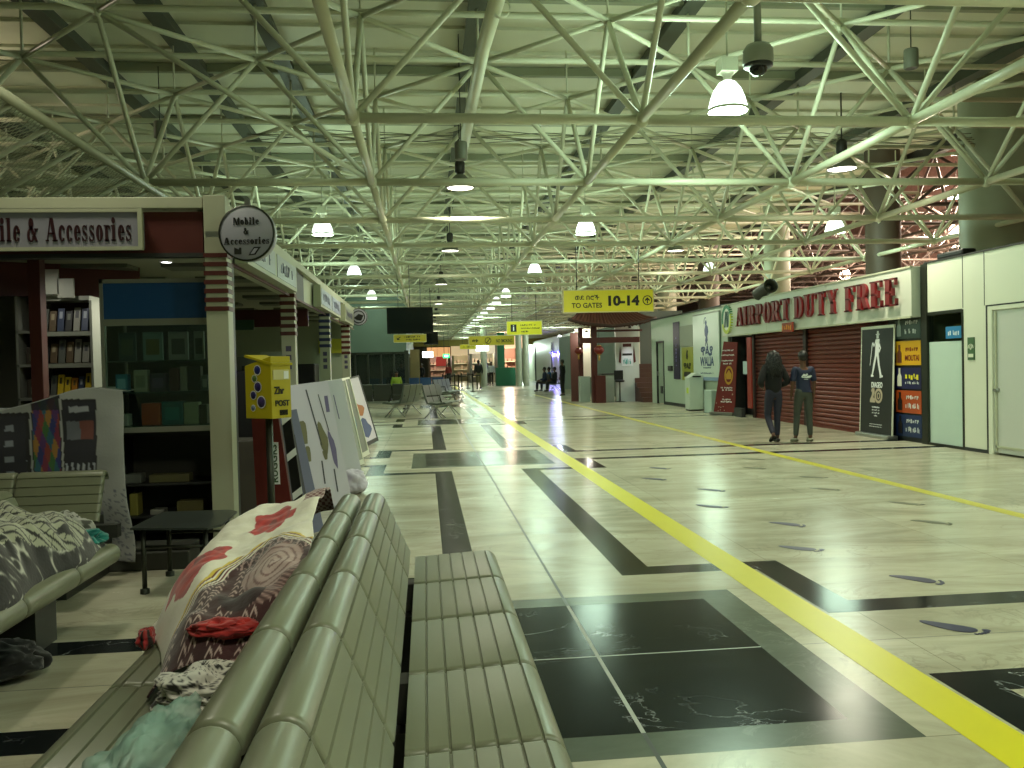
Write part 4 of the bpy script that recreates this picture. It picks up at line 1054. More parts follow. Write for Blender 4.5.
# lightbox sign facing the viewer
e = empty('shop_sign', (-3, KY - .05, 2.43), 'wide lilac grey sign reading Mobile & Accessories at upper left', 'sign')
MB().box((-4.9, KY - .12, 2.31), (-2.01, KY - .02, 2.565)).build('sign_box', signface, e)
MB().box((-4.9, KY - .135, 2.29), (-1.99, KY - .10, 2.315)).box((-4.9, KY - .135, 2.56), (-1.99, KY - .10, 2.585)).box((-2.02, KY - .135, 2.315), (-1.99, KY - .10, 2.56)).box((-4.93, KY - .135, 2.3), (-4.9, KY - .1, 2.59)).build('sign_frame', kw, e)
slab('lettering', 'Mobile & Accessories', mat('sign_maroon', '2e0e14', .45), face_M(Vector((-2.62, KY - .121, 2.44)), (1, 0, 0)), 1.12, .165, e, depth=.006, W=.25)
# spotlight in the soffit (a real small lamp)
e = empty('ceiling_spotlight', (-2.22, 7.6, 2.37), 'small round lit spotlight in the kiosk ceiling', 'spotlight')
o = MB().lathe([(.001, .0), (.045, 0), (.045, .012), (.001, .012)], 20).build('lens', mat('spot_glow', 'ffffff', .3, emit='ffffff', es=9.)); o.parent = e
o = MB().lathe([(.045, -.004), (.06, -.004), (.06, .012), (.045, .012)], 20).build('ring', steel); o.parent = e
light(e, (0, 0, -.06), 45.0, (1, 1, .9), 'SPOT', r=.05, spot=2.9)
e = empty('ceiling_spotlight', (-3.05, 7.0, 2.41), 'added fill spotlight hidden behind the lilac sign to brighten the bookshelf', 'spotlight')  # extra unseen lamp behind the sign, added to brighten the books
o = MB().lathe([(.001, .0), (.045, 0), (.045, .012), (.001, .012)], 20).build('lens', mat('spot_glow', 'ffffff', .3, emit='ffffff', es=9.)); o.parent = e
o = MB().lathe([(.045, -.004), (.06, -.004), (.06, .012), (.045, .012)], 20).build('ring', steel); o.parent = e
light(e, (0, 0, -.06), 12.0, (1, 1, .9), 'SPOT', r=.05, spot=2.9)
# round signs
def round_sign(c, r, label, small=False):
    e = empty('round_sign', c, label, 'sign', 'round projecting kiosk signs')
    M = Matrix.Translation(c) @ Matrix.Rotation(radians(-6), 4, 'Z') @ Matrix.Rotation(pi / 2, 4, 'X')
    MB().lathe([(.001, r * .22), (r * .96, r * .22), (r, r * .19), (r, -r * .19), (r * .96, -r * .22), (.001, -r * .22)], 40, M=M).build('sign_drum', mat('drum_white', '9b9ca6', .35), e)
    MB().lathe([(r * .955, r * .235), (r * 1.02, r * .235), (r * 1.02, r * .15), (r * .955, r * .15)], 40, M=M).build('rim', darkmetal, e)
    F_ = Matrix.Translation(c) @ Matrix.Rotation(radians(-6), 4, 'Z') @ Matrix.Translation((0, -r * .225, 0))
    MB().box((-.02, -.01, r), (.02, .01, r + .05), M=Matrix.Translation(c)).box((-r - .1, -.012, -.02), (-r + .01, .012, .02), M=Matrix.Translation(c)).build('bracket', steel, e)
    return e, F_
c1 = AY(248.5, 234, 6.22)
e, F_ = round_sign(c1, .197, 'round white Mobile & Accessories sign on the nearest kiosk post')
slab('lettering', 'Mobile', ink, F_ @ Matrix.Translation((0, 0, .085)), .19, .052, e, depth=.004, W=.26)
slab('lettering', '&', ink, F_ @ Matrix.Translation((0, 0, .015)), .045, .045, e, depth=.004, W=.24)
slab('lettering', 'Accessories', ink, F_ @ Matrix.Translation((0, 0, -.055)), .33, .05, e, depth=.004, W=.26)
mb = MB(); mb.prism([(-.09, -.15), (-.04, -.15), (-.04, -.105), (-.05, -.1), (-.06, -.115), (-.09, -.1)], -.004, F_); mb.prism([(.01, -.16), (.06, -.155), (.1, -.1), (.05, -.1)], -.004, F_)
mb.build('printed_phones', ink, e)
mb = MB(); mb.prism([(.025, -.15), (.052, -.147), (.08, -.11), (.053, -.11)], -.0055, F_); mb.build('printed_screen', mat('drum_white', '9b9ca6', .35), e)
c2 = AY(359, 317, 17.2)
e, F_ = round_sign(c2, .17, 'small far round sign at the end of the kiosk row')
mb = MB()
for p in G_R(0, 0, .13, .13, .02, .02): mb.prism(p, -.004, F_)
mb.prism([(-.1, -.02), (0, .06), (.1, .03), (.05, -.08), (-.04, -.06)], -.004, F_); mb.build('printed_mark', ink, e)
# side lightboxes along the walkway
for (y0, y1, n, col, lab, wd) in ((6.95, 9.55, 2, '8e8f98', 'pale side lightbox of the kiosk row nearest the viewer', '~' * 7), (11.7, 14.4, 2, '8d90a8', 'bluish side lightbox farther along the kiosk row', '~' * 6), (15.2, 17.0, 1, '7e8070', 'small dim side lightbox at the far end of the kiosk row', '~' * 9)):
    e = empty('side_sign', (-1.45, (y0 + y1) / 2, 2.42), lab, 'sign', 'lightboxes along the kiosk row')
    MB().box((-1.50, y0, 2.27), (-1.40, y1, 2.57)).build('sign_box', kw, e)
    mb = MB(); L_ = (y1 - y0) / n
    for k in range(n): mb.box((-1.402, y0 + k * L_ + .06, 2.31), (-1.396, y0 + (k + 1) * L_ - .05, 2.53))
    mb.build('sign_face', mat('side_face_' + col, col, .3), e)
    for k in range(n):
        text('lettering', wd, mat('faded_ink', '6f6f88', .4), face_M(Vector((-1.395, y0 + (k + .5) * L_, 2.42)), (0, 1, 0)), w=L_ * .6, h=.13, parent=e, depth=.003)
# sloping mesh screen above the kiosk
e = empty('mesh_screen', (-3.4, 8, 3), 'sloping wire mesh screen in a metal frame over the kiosk roof', 'screen')
ta, tb_ = Vector((-3.25, 5.2, 3.62)), Vector((-3.20, 12.5, 3.62)); dl = Vector((-1.5, .0, -.9))
tr = MB(); tr.tube([ta, tb_], .045, 8); tr.tube([ta + dl, tb_ + dl], .04, 8)
tr.build('rail', kw, e)
tr = MB()
k = 0
for q in range(12):
    p = ta.lerp(tb_, q / 11); tr.tube([p, p + dl], .024, 6)
o = tr.build('screen_bars', kw, e)
wm = mat('wire_mesh', 'a9ac92', .5, metal=.3); tr = MB(); L_ = (tb_ - ta).length
for q in range(130):
    for sgn in (0, 1):
        u0 = q / 120 - .04; u1 = u0 + (.13 if sgn else -.13) 
        a, b = ta.lerp(tb_, u0), ta.lerp(tb_, u1) + dl
        if 0 <= u0 <= 1 and 0 <= u1 <= 1: tr.tube([a, b], .003, 3, cap=False)
o = tr.build('wire_mesh', wm, e, fix=False); o['kind'] = 'stuff'

# ---- inside the kiosk
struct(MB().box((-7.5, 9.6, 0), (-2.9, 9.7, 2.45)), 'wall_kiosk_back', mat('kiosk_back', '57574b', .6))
redpost = tag(MB().box((-3.06, 6.9, 0), (-2.97, 7.0, 2.42)).build('corner_post', mat('post_brown', '4a1a12', .5), bevel=.004), 'dark red brown upright post inside the phone shop', 'post')
tag(MB().box((-4.4, 6.9, 2.12), (-3.05, 6.98, 2.42), M=Matrix.Translation((-3, 8.2, 0)) @ Matrix.Rotation(radians(28), 4, 'Z') @ Matrix.Translation((3.4, -6.9, 0))).build('red_board', kred), 'dark red board under the kiosk ceiling above the bookshelf', 'board')
shelfm = mat('shelf_white', '8d8f80', .5)
def book(loc, wd, h, t, m, parent, name, lean, label, rz=0., cat='book', group='books and boxes on the kiosk shelves'):
    M = Matrix.Translation(loc) @ Matrix.Rotation(rz, 4, 'Z') @ Matrix.Rotation(lean, 4, 'X')
    o = MB().box((-wd / 2, 0, 0), (wd / 2, t, h), M=M).build(name, m, None, bevel=.003)
    q = MB().box((-wd / 2 + .015, -.002, h * .55), (wd / 2 - .015, 0, h * .85), M=M).build('cover_panel', mat('cover_' + label.split()[0], {'yellow': '3e3a20', 'pale': '444', 'dark': '6d6f60', 'blue': '9aa0a8', 'brown': '9b8f70', 'orange': '5c4a18', 'grey': '3a3f44', 'red': 'c0b090'}.get(label.split()[0], '55554a').ljust(6, '4'), .5), o)
    return tag(o, label, cat, group)
# angled bookshelf
rzb = radians(10)
BS = Vector((-3.29, 7.5, 0))
BMx = Matrix.Translation(BS) @ Matrix.Rotation(radians(-2), 4, 'Z')
e = empty('bookshelf', BS, 'pale open bookshelf with books, standing behind the red brown post', 'shelf')
W_ = .46
mb = MB().box((0, 0, 0), (.02, .28, 2.12), M=BMx).box((W_, 0, 0), (W_ + .02, .28, 2.04), M=BMx)
mb.build('side_panel', shelfm, e)
MB().box((0, .27, 0), (W_, .29, 2.05), M=BMx).build('back_panel', mat('shelf_back', '3b231b', .6), e)
zs = [.95, 1.22, 1.49, 1.76, 2.06]
for z in zs: MB().box((0, 0, z - .018), (W_, .27, z + .018), M=BMx).build('shelf_board', shelfm, e)
bk = [('yellow', 'c9ab20'), ('dark', '22221f'), ('blue', '2f3a52'), ('brown', '5a4a33'), ('pale', '8a887a'), ('orange', 'b87a1a'), ('grey', '55584f'), ('red', '5a2018')]
row_specs = [(1.785, [6, 3, 2, 1, 4, 2], .2), (1.515, [1, 3, 6, 3, 4, 4], .2), (1.24, [1, 6, 0, 0, 5, 2, 0], .18), (.97, [6, 4, 3, 4, 5], .18)]
pos_names = {1.785: 'top', 1.515: 'second', 1.24: 'third', .97: 'lowest visible'}
for z, cols, h in row_specs:
    for k, ci in enumerate(cols):
        cn, cc = bk[ci]; x = .05 + k * (W_ - .06) / len(cols) + .01
        p = BMx @ Vector((x, .05, z))
        book(p, (W_ - .1) / len(cols) * .92, h * random.uniform(.8, 1.05), .025, mat('book_' + cn, cc, .45), None, 'book', radians(-12), '%s book leaning on the %s shelf of the kiosk bookshelf' % (cn, pos_names[z]))
# left shelf rack at the frame edge and one between
for (x0, x1, y, lab) in ((-3.62, -3.30, 7.9, 'grey open rack with boxes at the left edge of the phone shop'), (-2.86, -2.60, 8.4, 'narrow dim rack between bookshelf and glass cabinet'), (-4.4, -3.68, 7.3, 'white shelf unit cut by the left edge of the picture')):
    e = empty('shelf_rack', ((x0 + x1) / 2, y, 0), lab, 'shelf')
    MB().box((x0, y, 0), (x0 + .02, y + .3, 2.15)).box((x1 - .02, y, 0), (x1, y + .3, 2.15)).build('side_panel', shelfm, e)
    MB().box((x0, y + .28, 0), (x1, y + .3, 2.15)).build('back_panel', mat('rack_back', '4f5044', .6), e)
    for z in (.9, 1.2, 1.5, 1.8): MB().box((x0, y, z - .012), (x1, y + .28, z + .012)).build('shelf_board', shelfm, e)
    for z in (.912, 1.212, 1.512):
        hh = random.uniform(.13, .18)
        o = tag(MB().box((x0 + .06, y + .05, z), (x1 - .08, y + .15, z + hh)).build('boxed_goods', mat('goods_%d' % int(z * 100), random.choice(['4a4438', '3f4448', '5a5246']), .5), bevel=.004), 'dim box standing on the %s shelf of the %s' % ({.912: 'lower', 1.212: 'middle', 1.512: 'upper'}[z], {-3.62: 'grey rack at the left edge', -2.86: 'narrow rack by the glass cabinet', -4.4: 'white unit at the left edge'}[x0]), 'box', 'boxes on the side racks')
        MB().box((x0 + .09, y + .047, z + .03), (x1 - .11, y + .05, z + hh * .6)).build('label_patch', mat('label_dim', '77705a', .5), o)
tag(MB().box((-3.2, 7.43, 2.09), (-3.05, 7.45, 2.3)).box((-3.06, 7.43, 2.06), (-2.93, 7.45, 2.22)).build('wall_papers', mat('paper_dim', '8b8c7e', .6)), 'two pale paper sheets stuck up above the bookshelf', 'papers')

# glass cabinet with blue header
GX0, GX1, GY0, GY1 = -2.40, -1.61, 6.62, 7.1
e = empty('glass_cabinet', ((GX0 + GX1) / 2, GY0, 0), 'tall glass display cabinet with a blue header beside the banded post', 'cabinet')
MB().box((GX0, GY0, 1.82), (GX1, GY0 + .04, 2.09)).build('header', mat('header_blue', '1a4a7c', .4), e)
mb = MB()
for (a, b) in (((GX0 - .025, GY0 - .01, 0.0), (GX0, GY0 + .03, 2.12)), ((GX1, GY0 - .01, 0), (GX1 + .02, GY0 + .03, 2.12)), ((GX0 - .025, GY0 - .01, 2.09), (GX1 + .02, GY0 + .03, 2.12)), ((GX0, GY0 - .01, 1.77), (GX1, GY0 + .03, 1.82)), ((GX0, GY0 - .01, .96), (GX1, GY0 + .03, 1.0)),
               ((GX0 - .025, GY1, 0), (GX0, GY1 + .02, 2.1)), ((GX1, GY1, 0), (GX1 + .02, GY1 + .02, 2.1))): mb.box(a, b)
mb.build('cabinet_frame', mat('alu_frame', '8f9184', .4, metal=.3), e)
MB().box((GX0, GY0, 1.0), (GX1, GY0 + .006, 1.77)).build('glass_front', glass, e)
MB().box((GX0 - .02, GY0 + .03, 1.0), (GX0 - .012, GY1, 2.05)).box((GX1 + .012, GY0 + .03, 1.0), (GX1 + .018, GY1, 2.05)).build('glass_side', glass, e)
MB().box((GX0, GY1, 0), (GX1, GY1 + .02, 2.1)).build('cabinet_back', mat('cab_back', '3a3b33', .6), e)
for z in (1.0, 1.26, 1.5): MB().box((GX0, GY0 + .02, z - .004), (GX1, GY1, z + .004)).build('glass_shelf', mat('shelf_glass', '4b6259', .1, alpha=.6), e)
MB().box((GX0, GY0 + .1, 0), (GX1, GY1, .10)).box((GX0, GY0 + .05, .93), (GX1, GY1, .96)).box((GX0, GY0 + .05, .1), (GX0 + .02, GY1, .93)).box((GX1 - .02, GY0 + .05, .1), (GX1, GY1, .93)).build('lower_case', black, e)
for z in (.30, .55): MB().box((GX0 + .02, GY0 + .08, z - .008), (GX1 - .02, GY1, z + .008)).build('lower_shelf', darkgrey, e)
def goods(name, x, z, wd, h, d, c, label, y=GY0 + .12, cat='box', sub=None):
    o = MB().box((x - wd / 2, y, z), (x + wd / 2, y + d, z + h)).build(name, mat('g_' + c, c, .45), None, bevel=.005)
    if sub: MB().box((x - wd * .33, y - .002, z + h * .2), (x + wd * .33, y, z + h * .75)).build('front_panel', mat('g_' + sub, sub, .5), o)
    return tag(o, label, cat, 'goods in the glass cabinet')
for k, (x, wd, c, s, t) in enumerate(((-2.28, .13, '2b3a38', '3f4a3a', 'dark framed picture at the left of the top glass shelf'), (-2.09, .15, '5d7270', '4c4a26', 'teal framed olive picture on the top glass shelf'), (-1.90, .15, '757a76', '3c403c', 'grey framed picture on the top glass shelf'), (-1.745, .08, '757a76', '30342f', 'half hidden grey framed picture beside the post'))):
    goods('framed_picture', x, 1.505, wd, .22, .02, c, t, cat='picture', sub=s)
for (x, wd, h, c, s, t) in ((-2.33, .09, .14, '2a6b86', '6fa4b4', 'blue boxed item on the middle glass shelf'), (-2.19, .1, .17, '8a8c78', '6e705e', 'cream packet hanging in the middle of the cabinet'), (-2.06, .12, .14, '2f2638', '494058', 'dark violet box on the middle glass shelf'),
                            (-1.94, .07, .18, '3d1c1c', None, 'dark red slim box on the middle glass shelf'), (-1.87, .05, .19, '77786c', None, 'grey slim box on the middle glass shelf'), (-1.79, .1, .19, '0c0c0e', None, 'black rounded case on the middle glass shelf'), (-1.71, .05, .12, '5d6468', '9aa09c', 'small grey white packet by the post')):
    goods('boxed_item', x, 1.265, wd, h, .08, c, t, sub=s)
for (x, wd, h, c, s, t) in ((-2.33, .08, .09, 'a3a59b', None, 'crumpled pale packet on the lower glass shelf'), (-2.12, .14, .17, '8e3a12', None, 'orange brown box on the lower glass shelf'), (-1.96, .16, .18, '0f5458', '176a6c', 'teal box on the lower glass shelf'), (-1.82, .11, .17, '7f8c70', None, 'pale green box on the lower glass shelf'), (-1.73, .06, .15, '3a3428', None, 'brown slim box on the lower glass shelf')):
    goods('boxed_item', x, 1.006, wd, h, .1, c, t, sub=s)
for (x, z, wd, h, c, t) in ((-2.0, .56, .3, .06, '6d6a48', 'pale flat tray of trinkets in the dark lower case'), (-2.27, .56, .12, .07, '6b6f68', 'small glass tray in the dark lower case'), (-2.27, .31, .06, .17, '8a8440', 'brass coloured figurine in the dark lower case'), (-2.1, .31, .1, .04, '85877f', 'small white card box in the dark lower case'), (-1.85, .31, .2, .1, '5c5834', 'olive cardboard box in the dark lower case')):
    o = goods('boxed_item', x, z, wd, h, .12, c, t)

# draped phone-printed cover over a counter
e = empty('draped_counter', (-3.2, 6.6, 0), 'counter under a grey cloth printed with giant phones and coloured screens', 'counter')
MB().box((-4.6, 6.55, 0), (-2.62, 7.0, 1.15)).build('counter_box', mat('counter_dark', '33342e', .6), e)
clothm = 'b0b3ae'
def cov(u, v):     # u along x, v from back-top edge down the front
    x = -4.7 + u * 2.45
    top = 1.19 + .10 * sst(.72, .93, u) - .03 * sin(u * 13)
    fl = .30 + .16 * (1 + sin(u * 26)) * .12
    if v < .2: y = 6.95 - v / .2 * .44; z = top
    else:
        t = (v - .2) / .8; y = 6.49 - .12 * t - .03 * sin(u * 31 + t * 2) * t - .20 * t * sst(.85, 1, u); z = top - t * (top - .08)
    x += .16 * sst(.2, 1, v) * sst(.86, 1, u) + .02 * sin(v * 9 + u * 5)
    z += .012 * nz(u * 9, v * 7, 1, 2); y += .02 * nz(u * 8, v * 6, 1, 9)
    return (x, y, z)
def phone_at(px, pz, cx, cz, w_, h_, k):
    dx, dz = (px - cx) / w_, (pz - cz) / h_
    if abs(dx) > .5 or abs(dz) > .5: return None
    if abs(dx) > .46 or abs(dz) > .46: return hx('0b0c0e')
    if k == 1:
        f = [hx('23307a'), hx('a03a2a'), hx('b8862a'), hx('5c2a70'), hx('1f6a7a'), hx('8c2440'), hx('39782f')]
        a = int(1.1 * (dx * 3 + dz * 4 + 10)); b = int(1.1 * (dx * 4 - dz * 3 + 10)); return mixc(f[(a * 3 + b * 5) % 7], (.02, .02, .06), .25 + .5 * (abs(dz) > .34))
    if k == 2:
        if abs(dx) < .4 and -.05 < dz < .2: return hx('5b5f66') if dx < 0 else hx('6a3a30')
        if abs(dz - .36) < .04 and abs(dx) < .3: return hx('90949a')
        if dz < -.36 and abs((dx * 6) % 1 - .5) < .2: return hx('9aa0a8')
        return hx('14161f')
    gx, gz = (dx * 5 + 10) % 1, (dz * 5 + 10) % 1
    if abs(gx - .5) < .22 and abs(gz - .5) < .2: return hx('70767e')
    return hx('15171f')
def cov_col(u, v):
    x, y, z = cov(u, v)
    base = mixc(hx('9da09c'), hx('7f837e'), .5 + .5 * nz(u * 8, v * 5, 1, 7))
    if v > .2:
        for (cx, cz, w_, h_, k) in ((-3.24, .86, .70, .56, 0), (-2.77, .93, .21, .66, 1), (-2.53, .96, .24, .54, 2)):
            c = phone_at(x + (z - .9) * .05, z, cx, cz, w_, h_, k)
            if c: return c
        if z < .58 and nz(x * 30, z * 60, 1) > .25 and x > -2.7: return hx('585c66')
    return base
cloth('printed_cover', cov, cov_col, 280, 160, None, .004, parent=e)

# low black glass table
tz = .42
e = empty('low_table', (-1.6, 5.75, 0), 'low black glass topped table beside the banded post', 'table')
MB().prism([(-1.88, 5.5), (-1.38, 5.40), (-1.32, 5.50), (-1.33, 6.0), (-1.40, 6.08), (-1.86, 6.10)], .014, Matrix.Translation((0, 0, tz + .014)) @ Matrix.Rotation(-pi / 2, 4, 'X') @ Matrix.Diagonal((1, 1, 1, 1))).build('table_top', mat('table_glass', '3a403d', .3), e)
for (x, y) in ((-1.82, 5.56), (-1.42, 5.5), (-1.40, 6.0), (-1.80, 6.02)): MB().tube([(x, y, 0), (x, y, tz)], .016, 8).lathe([(.03, 0), (.03, .03), (.016, .035)], 10, (x, y, 0)).build('leg', darkmetal, e)
MB().tube([(-1.82, 5.56, .3), (-1.42, 5.5, .3)], .01, 6).tube([(-1.80, 6.02, .3), (-1.40, 6.0, .3)], .01, 6).build('crossbar', darkmetal, e)
tag(MB().box((-2.5, 6.2, 0), (-1.72, 6.5, .13)).box((-2.5, 6.24, .13), (-1.72, 6.5, .16)).build('kiosk_step', mat('step_grey', '3c3e37', .6), bevel=.01), 'dark grey low plinth in front of the glass cabinet', 'plinth')
tag(MB().box((-1.49, 6.55, .2), (-1.44, 6.62, 2.2)).build('door_rail', darkmetal), 'thin dark metal rail beside the nearest post', 'rail')

# ---- goods along the walkway side
mx, my = -1.05, 5.75
e = empty('post_box', (mx, my, 0), 'yellow post box with stickers on a dark pole', 'post box')
c = Matrix.Translation((mx, my, 0)) @ Matrix.Rotation(radians(52), 4, 'Z')
ybx = mat('postbox_yellow', 'b5a818', .4, noise_amt=.06)
MB().prism([(-.125, 1.09), (.125, 1.09), (.125, 1.44), (-.125, 1.50)], .17, c @ Matrix.Rotation(pi / 2, 4, 'Z') @ Matrix.Translation((0, -.085, 0))).build('box_body', ybx, e, bevel=.004)
lid = MB().box((-.10, -.145, 1.48), (.10, .135, 1.495), M=c @ Matrix.Translation((0, 0, -.0)) @ Matrix.Rotation(radians(-12), 4, 'X') @ Matrix.Translation((0, 0, .0)))
fr = c @ Matrix.Translation((0, -.126, 0))
MB().box((-.09, -.135, 1.43), (.09, .13, 1.445), M=c @ Matrix.Translation((0, 0, 1.44)) @ Matrix.Rotation(radians(13), 4, 'X') @ Matrix.Translation((0, 0, -1.40))).build('lid', ybx, e)
MB().box((-.07, -.004, 1.345), (.07, 0, 1.41), M=fr).build('slot_flap', mat('flap_pale', 'c9c48c', .4), e)
MB().box((.02, -.006, 1.35), (.06, -.004, 1.4), M=fr).build('slot_sticker', wink, e)
text('lettering', 'Zhr', ink, fr @ Matrix.Translation((-.02, 0, 1.275)), w=.085, h=.05, parent=e, bold=.03)
text('lettering', 'POST', ink, fr @ Matrix.Translation((.005, 0, 1.19)), w=.12, h=.04, parent=e, bold=.03)
mb = MB()
for k in range(12): mb.box((-.02 + k * .006, -.004, 1.11), (-.018 + k * .006, 0, 1.145), M=fr)
mb.build('printed_bars', ink, e)
sd_ = c @ Matrix.Translation((-.085, 0, 0)) @ Matrix.Rotation(-pi / 2, 4, 'Z')
stk = [(.0, 1.41, .034, '1f2a6e'), (-.03, 1.355, .026, '5a7a3a'), (.0, 1.3, .036, '2a1f5e'), (.03, 1.2, .042, '3d3360'), (-.045, 1.245, .03, '26225a'), (-.05, 1.16, .022, '6f7f90')]
for k, (a, b, r, col) in enumerate(stk):
    o = MB().lathe([(.0001, .001), (r, .001), (r, 0)], 20, M=sd_ @ Matrix.Translation((a, -.001, b)) @ Matrix.Rotation(pi / 2, 4, 'X')).build('sticker', mat('stk_' + col, col, .4), e)
    MB().lathe([(r * .86, .002), (r * .98, .002)], 20, M=sd_ @ Matrix.Translation((a, -.001, b)) @ Matrix.Rotation(pi / 2, 4, 'X')).build('sticker_ring', wink, o)
MB().tube([(mx, my, 0), (mx, my, 1.09)], .024, 10).box((mx - .15, my - .15, 0), (mx + .15, my + .15, .02)).build('pole', darkmetal, e)
# red board with name tag
e = empty('red_stand', (-.98, 6.3, 0), 'dark red upright board with a vertical name plate below the post box', 'display stand')
M = face_M(Vector((-1.105, 6.15, 0)), (1, -.1, 0)) @ Matrix.Diagonal((.8, 1, 1, 1)) @ Matrix.Rotation(radians(4), 4, 'X')
MB().prism([(-.14, 0), (.22, 0), (.08, 1.12), (-.15, 1.12)], .04, M).build('board', mat('stand_red', '5e1712', .5), e)
MB().box((-.005, -.008, .60), (.075, 0, .90), M=M).build('name_plate', wink, e)
text('lettering', 'RUGGRS', mat('plate_green', '2f4a2c', .5), M @ Matrix.Translation((.035, -.008, .75)) @ Matrix.Rotation(radians(-90), 4, 'Y'), w=.27, h=.055, parent=e, bold=.02, depth=.003)
mb = MB()
MBk = M @ Matrix.Translation((0, .0, 0))
mb.prism([(.24, 0), (.33, 0), (.19, 1.1), (.11, 1.1)], .03, M); mb.build('striped_edge', black, e)
mb = MB()
for z in (.2, .48, .76, 1.02):
    a = .24 - .13 * z / 1.1; b = .33 - .14 * z / 1.1
    mb.prism([(a, z), (b, z + .05), (b - .008, z + .10), (a - .005, z + .05)], -.003, M)
mb.build('white_band', wink, e)
# leaning posters
def poster(base, top, width, dirx, m, label, prints, frame=None):
    e = empty('leaning_poster', base, label, 'poster', 'posters leaning along the kiosk row')
    up = (Vector(top) - Vector(base)); L_ = up.length; x = Vector(dirx).normalized(); z = up.normalized(); y = z.cross(x).normalized(); x = y.cross(z).normalized()
    M = Matrix.Translation(base) @ Matrix((x, y, z)).transposed().to_4x4()
    MB().box((-width / 2, 0, 0), (width / 2, .015, L_), M=M).build('board', m, e)
    for (nm, shapes, mm) in prints:
        mb = MB()
        for s_ in shapes: mb.prism([(a * width, b * L_) for a, b in s_], -.003, M)
        mb.build(nm, mm, e)
    if frame:
        mb = MB(); t = .03
        mb.box((-width / 2, -.012, 0), (-width / 2 + t, .02, L_), M=M).box((width / 2 - t, -.012, 0), (width / 2, .02, L_), M=M).box((-width / 2, -.012, 0), (width / 2, .02, t * 2.4), M=M).box((-width / 2, -.012, L_ - t), (width / 2, .02, L_), M=M)
        mb.build('poster_frame', frame, e)
    return e, M
pw = mat('poster_white', 'c9c6d0', .5); pblue = mat('poster_blue', '6f7390', .5); pgrey = mat('print_grey', '4a4a52', .5); pol = mat('print_olive', '6f6c4c', .5); pvi = mat('print_violet', '6b6288', .5)
def blob(cx, cz, rx, rz, n=12, s=0):
    return [(cx + rx * (1 + .25 * sin(3 * 2 * pi * k / n + s)) * cos(2 * pi * k / n), cz + rz * (1 + .25 * cos(2 * 2 * pi * k / n + s)) * sin(2 * pi * k / n)) for k in range(n)]
def par(x0, z0, x1, z1, w_): return [(x0, z0), (x0 + w_, z0), (x1 + w_, z1), (x1, z1)]
D_ = (.35, -1, 0)
poster(Vector((-1.03, 7.3, 0)), Vector((-1.25, 7.4, 1.05)), .30, (.8, .55, 0), pblue, 'bluish grey curled poster leaning right behind the red board', [('printed_shapes', [par(-.3, .05, -.1, .9, .12), par(.1, .1, .2, .8, .06)], pgrey)])
poster(Vector((-.98, 8.6, 0)), Vector((-1.22, 8.8, 1.27)), .46, (.9, .45, 0), pw, 'large white printed sheet with drawings leaning in the middle of the row', [('printed_shapes', [blob(-.28, .62, .07, .12), blob(-.27, .45, .05, .08), blob(.12, .55, .09, .12, 14, 2), blob(.1, .42, .05, .05)], pol), ('printed_words', [par(-.05, .2, -.02, .38, .03), par(.05, .5, -.06, .95, .03), par(.2, .12, .22, .3, .03), par(.28, .6, .2, .9, .02), par(-.4, .72, -.38, .8, .03)], pgrey), ('printed_figures', [blob(.3, .45, .06, .16, 12, 1), par(.32, .75, .34, .88, .08)], pvi)])
poster(Vector((-1.03, 11.0, 0)), Vector((-1.27, 11.1, 1.26)), .42, (.8, .55, 0), pw, 'second white printed sheet right of the large one', [('printed_words', [par(-.3, .3, -.32, .6, .04), par(-.1, .15, -.12, .45, .03), par(.1, .6, .08, .85, .03)], pvi)])
poster(Vector((-1.05, 12.2, 0)), Vector((-1.30, 12.25, 1.26)), .7, (.3, .9, 0), mat('poster_pale', '9fa39a', .5), 'white framed picture board leaning by the third post', [('printed_shapes', [blob(0, .8, .2, .08), blob(-.05, .45, .16, .12, 12, 2)], mat('print_teal', '4f7e8a', .5)), ('printed_words', [par(-.3, .62, .1, .66, .2)], pol)], panel_white)
poster(Vector((-1.04, 13.4, 0)), Vector((-1.33, 13.4, 1.26)), .8, (.25, 1, 0), mat('poster_dim', '7d8076', .5), 'white framed dim board leaning farther along the row', [('printed_shapes', [blob(0, .5, .2, .2, 12, 3)], mat('print_teal', '4f7e8a', .5))], panel_white)
poster(Vector((-1.08, 15.6, 0)), Vector((-1.42, 15.6, 1.25)), 1.1, (.3, 1, 0), pw, 'last leaning poster with orange and blue pictures', [('printed_orange', [blob(.05, .52, .22, .1, 12, 1), blob(-.1, .62, .12, .08, 12, 2)], mat('print_orange', 'a3632a', .5)), ('printed_blue', [blob(.1, .25, .25, .12, 12, 3)], mat('print_blue', '3d4f7a', .5))], darkgrey)
bundle('white_bag', (-.86, 9.6, .13), .17, (1.0, 1.4, .8), lambda u, v: hx('c9c2d2'), .3, 6.1, 'crumpled whitish bag on the floor at the foot of the leaning posters', 'bag', 50, 30, zmin=.002)
tag(MB().box((-2.4, 9.9, .0), (-1.62, 10.6, 1.42)).build('dark_cabinet', black, bevel=.02), 'black boxy cabinet behind the leaning posters', 'cabinet')
tag(MB().box((-2.3, 12.6, .0), (-1.62, 13.1, 1.5)).build('dark_cabinet', black, bevel=.02), 'second black cabinet behind the posters, by the blue banded post', 'cabinet')
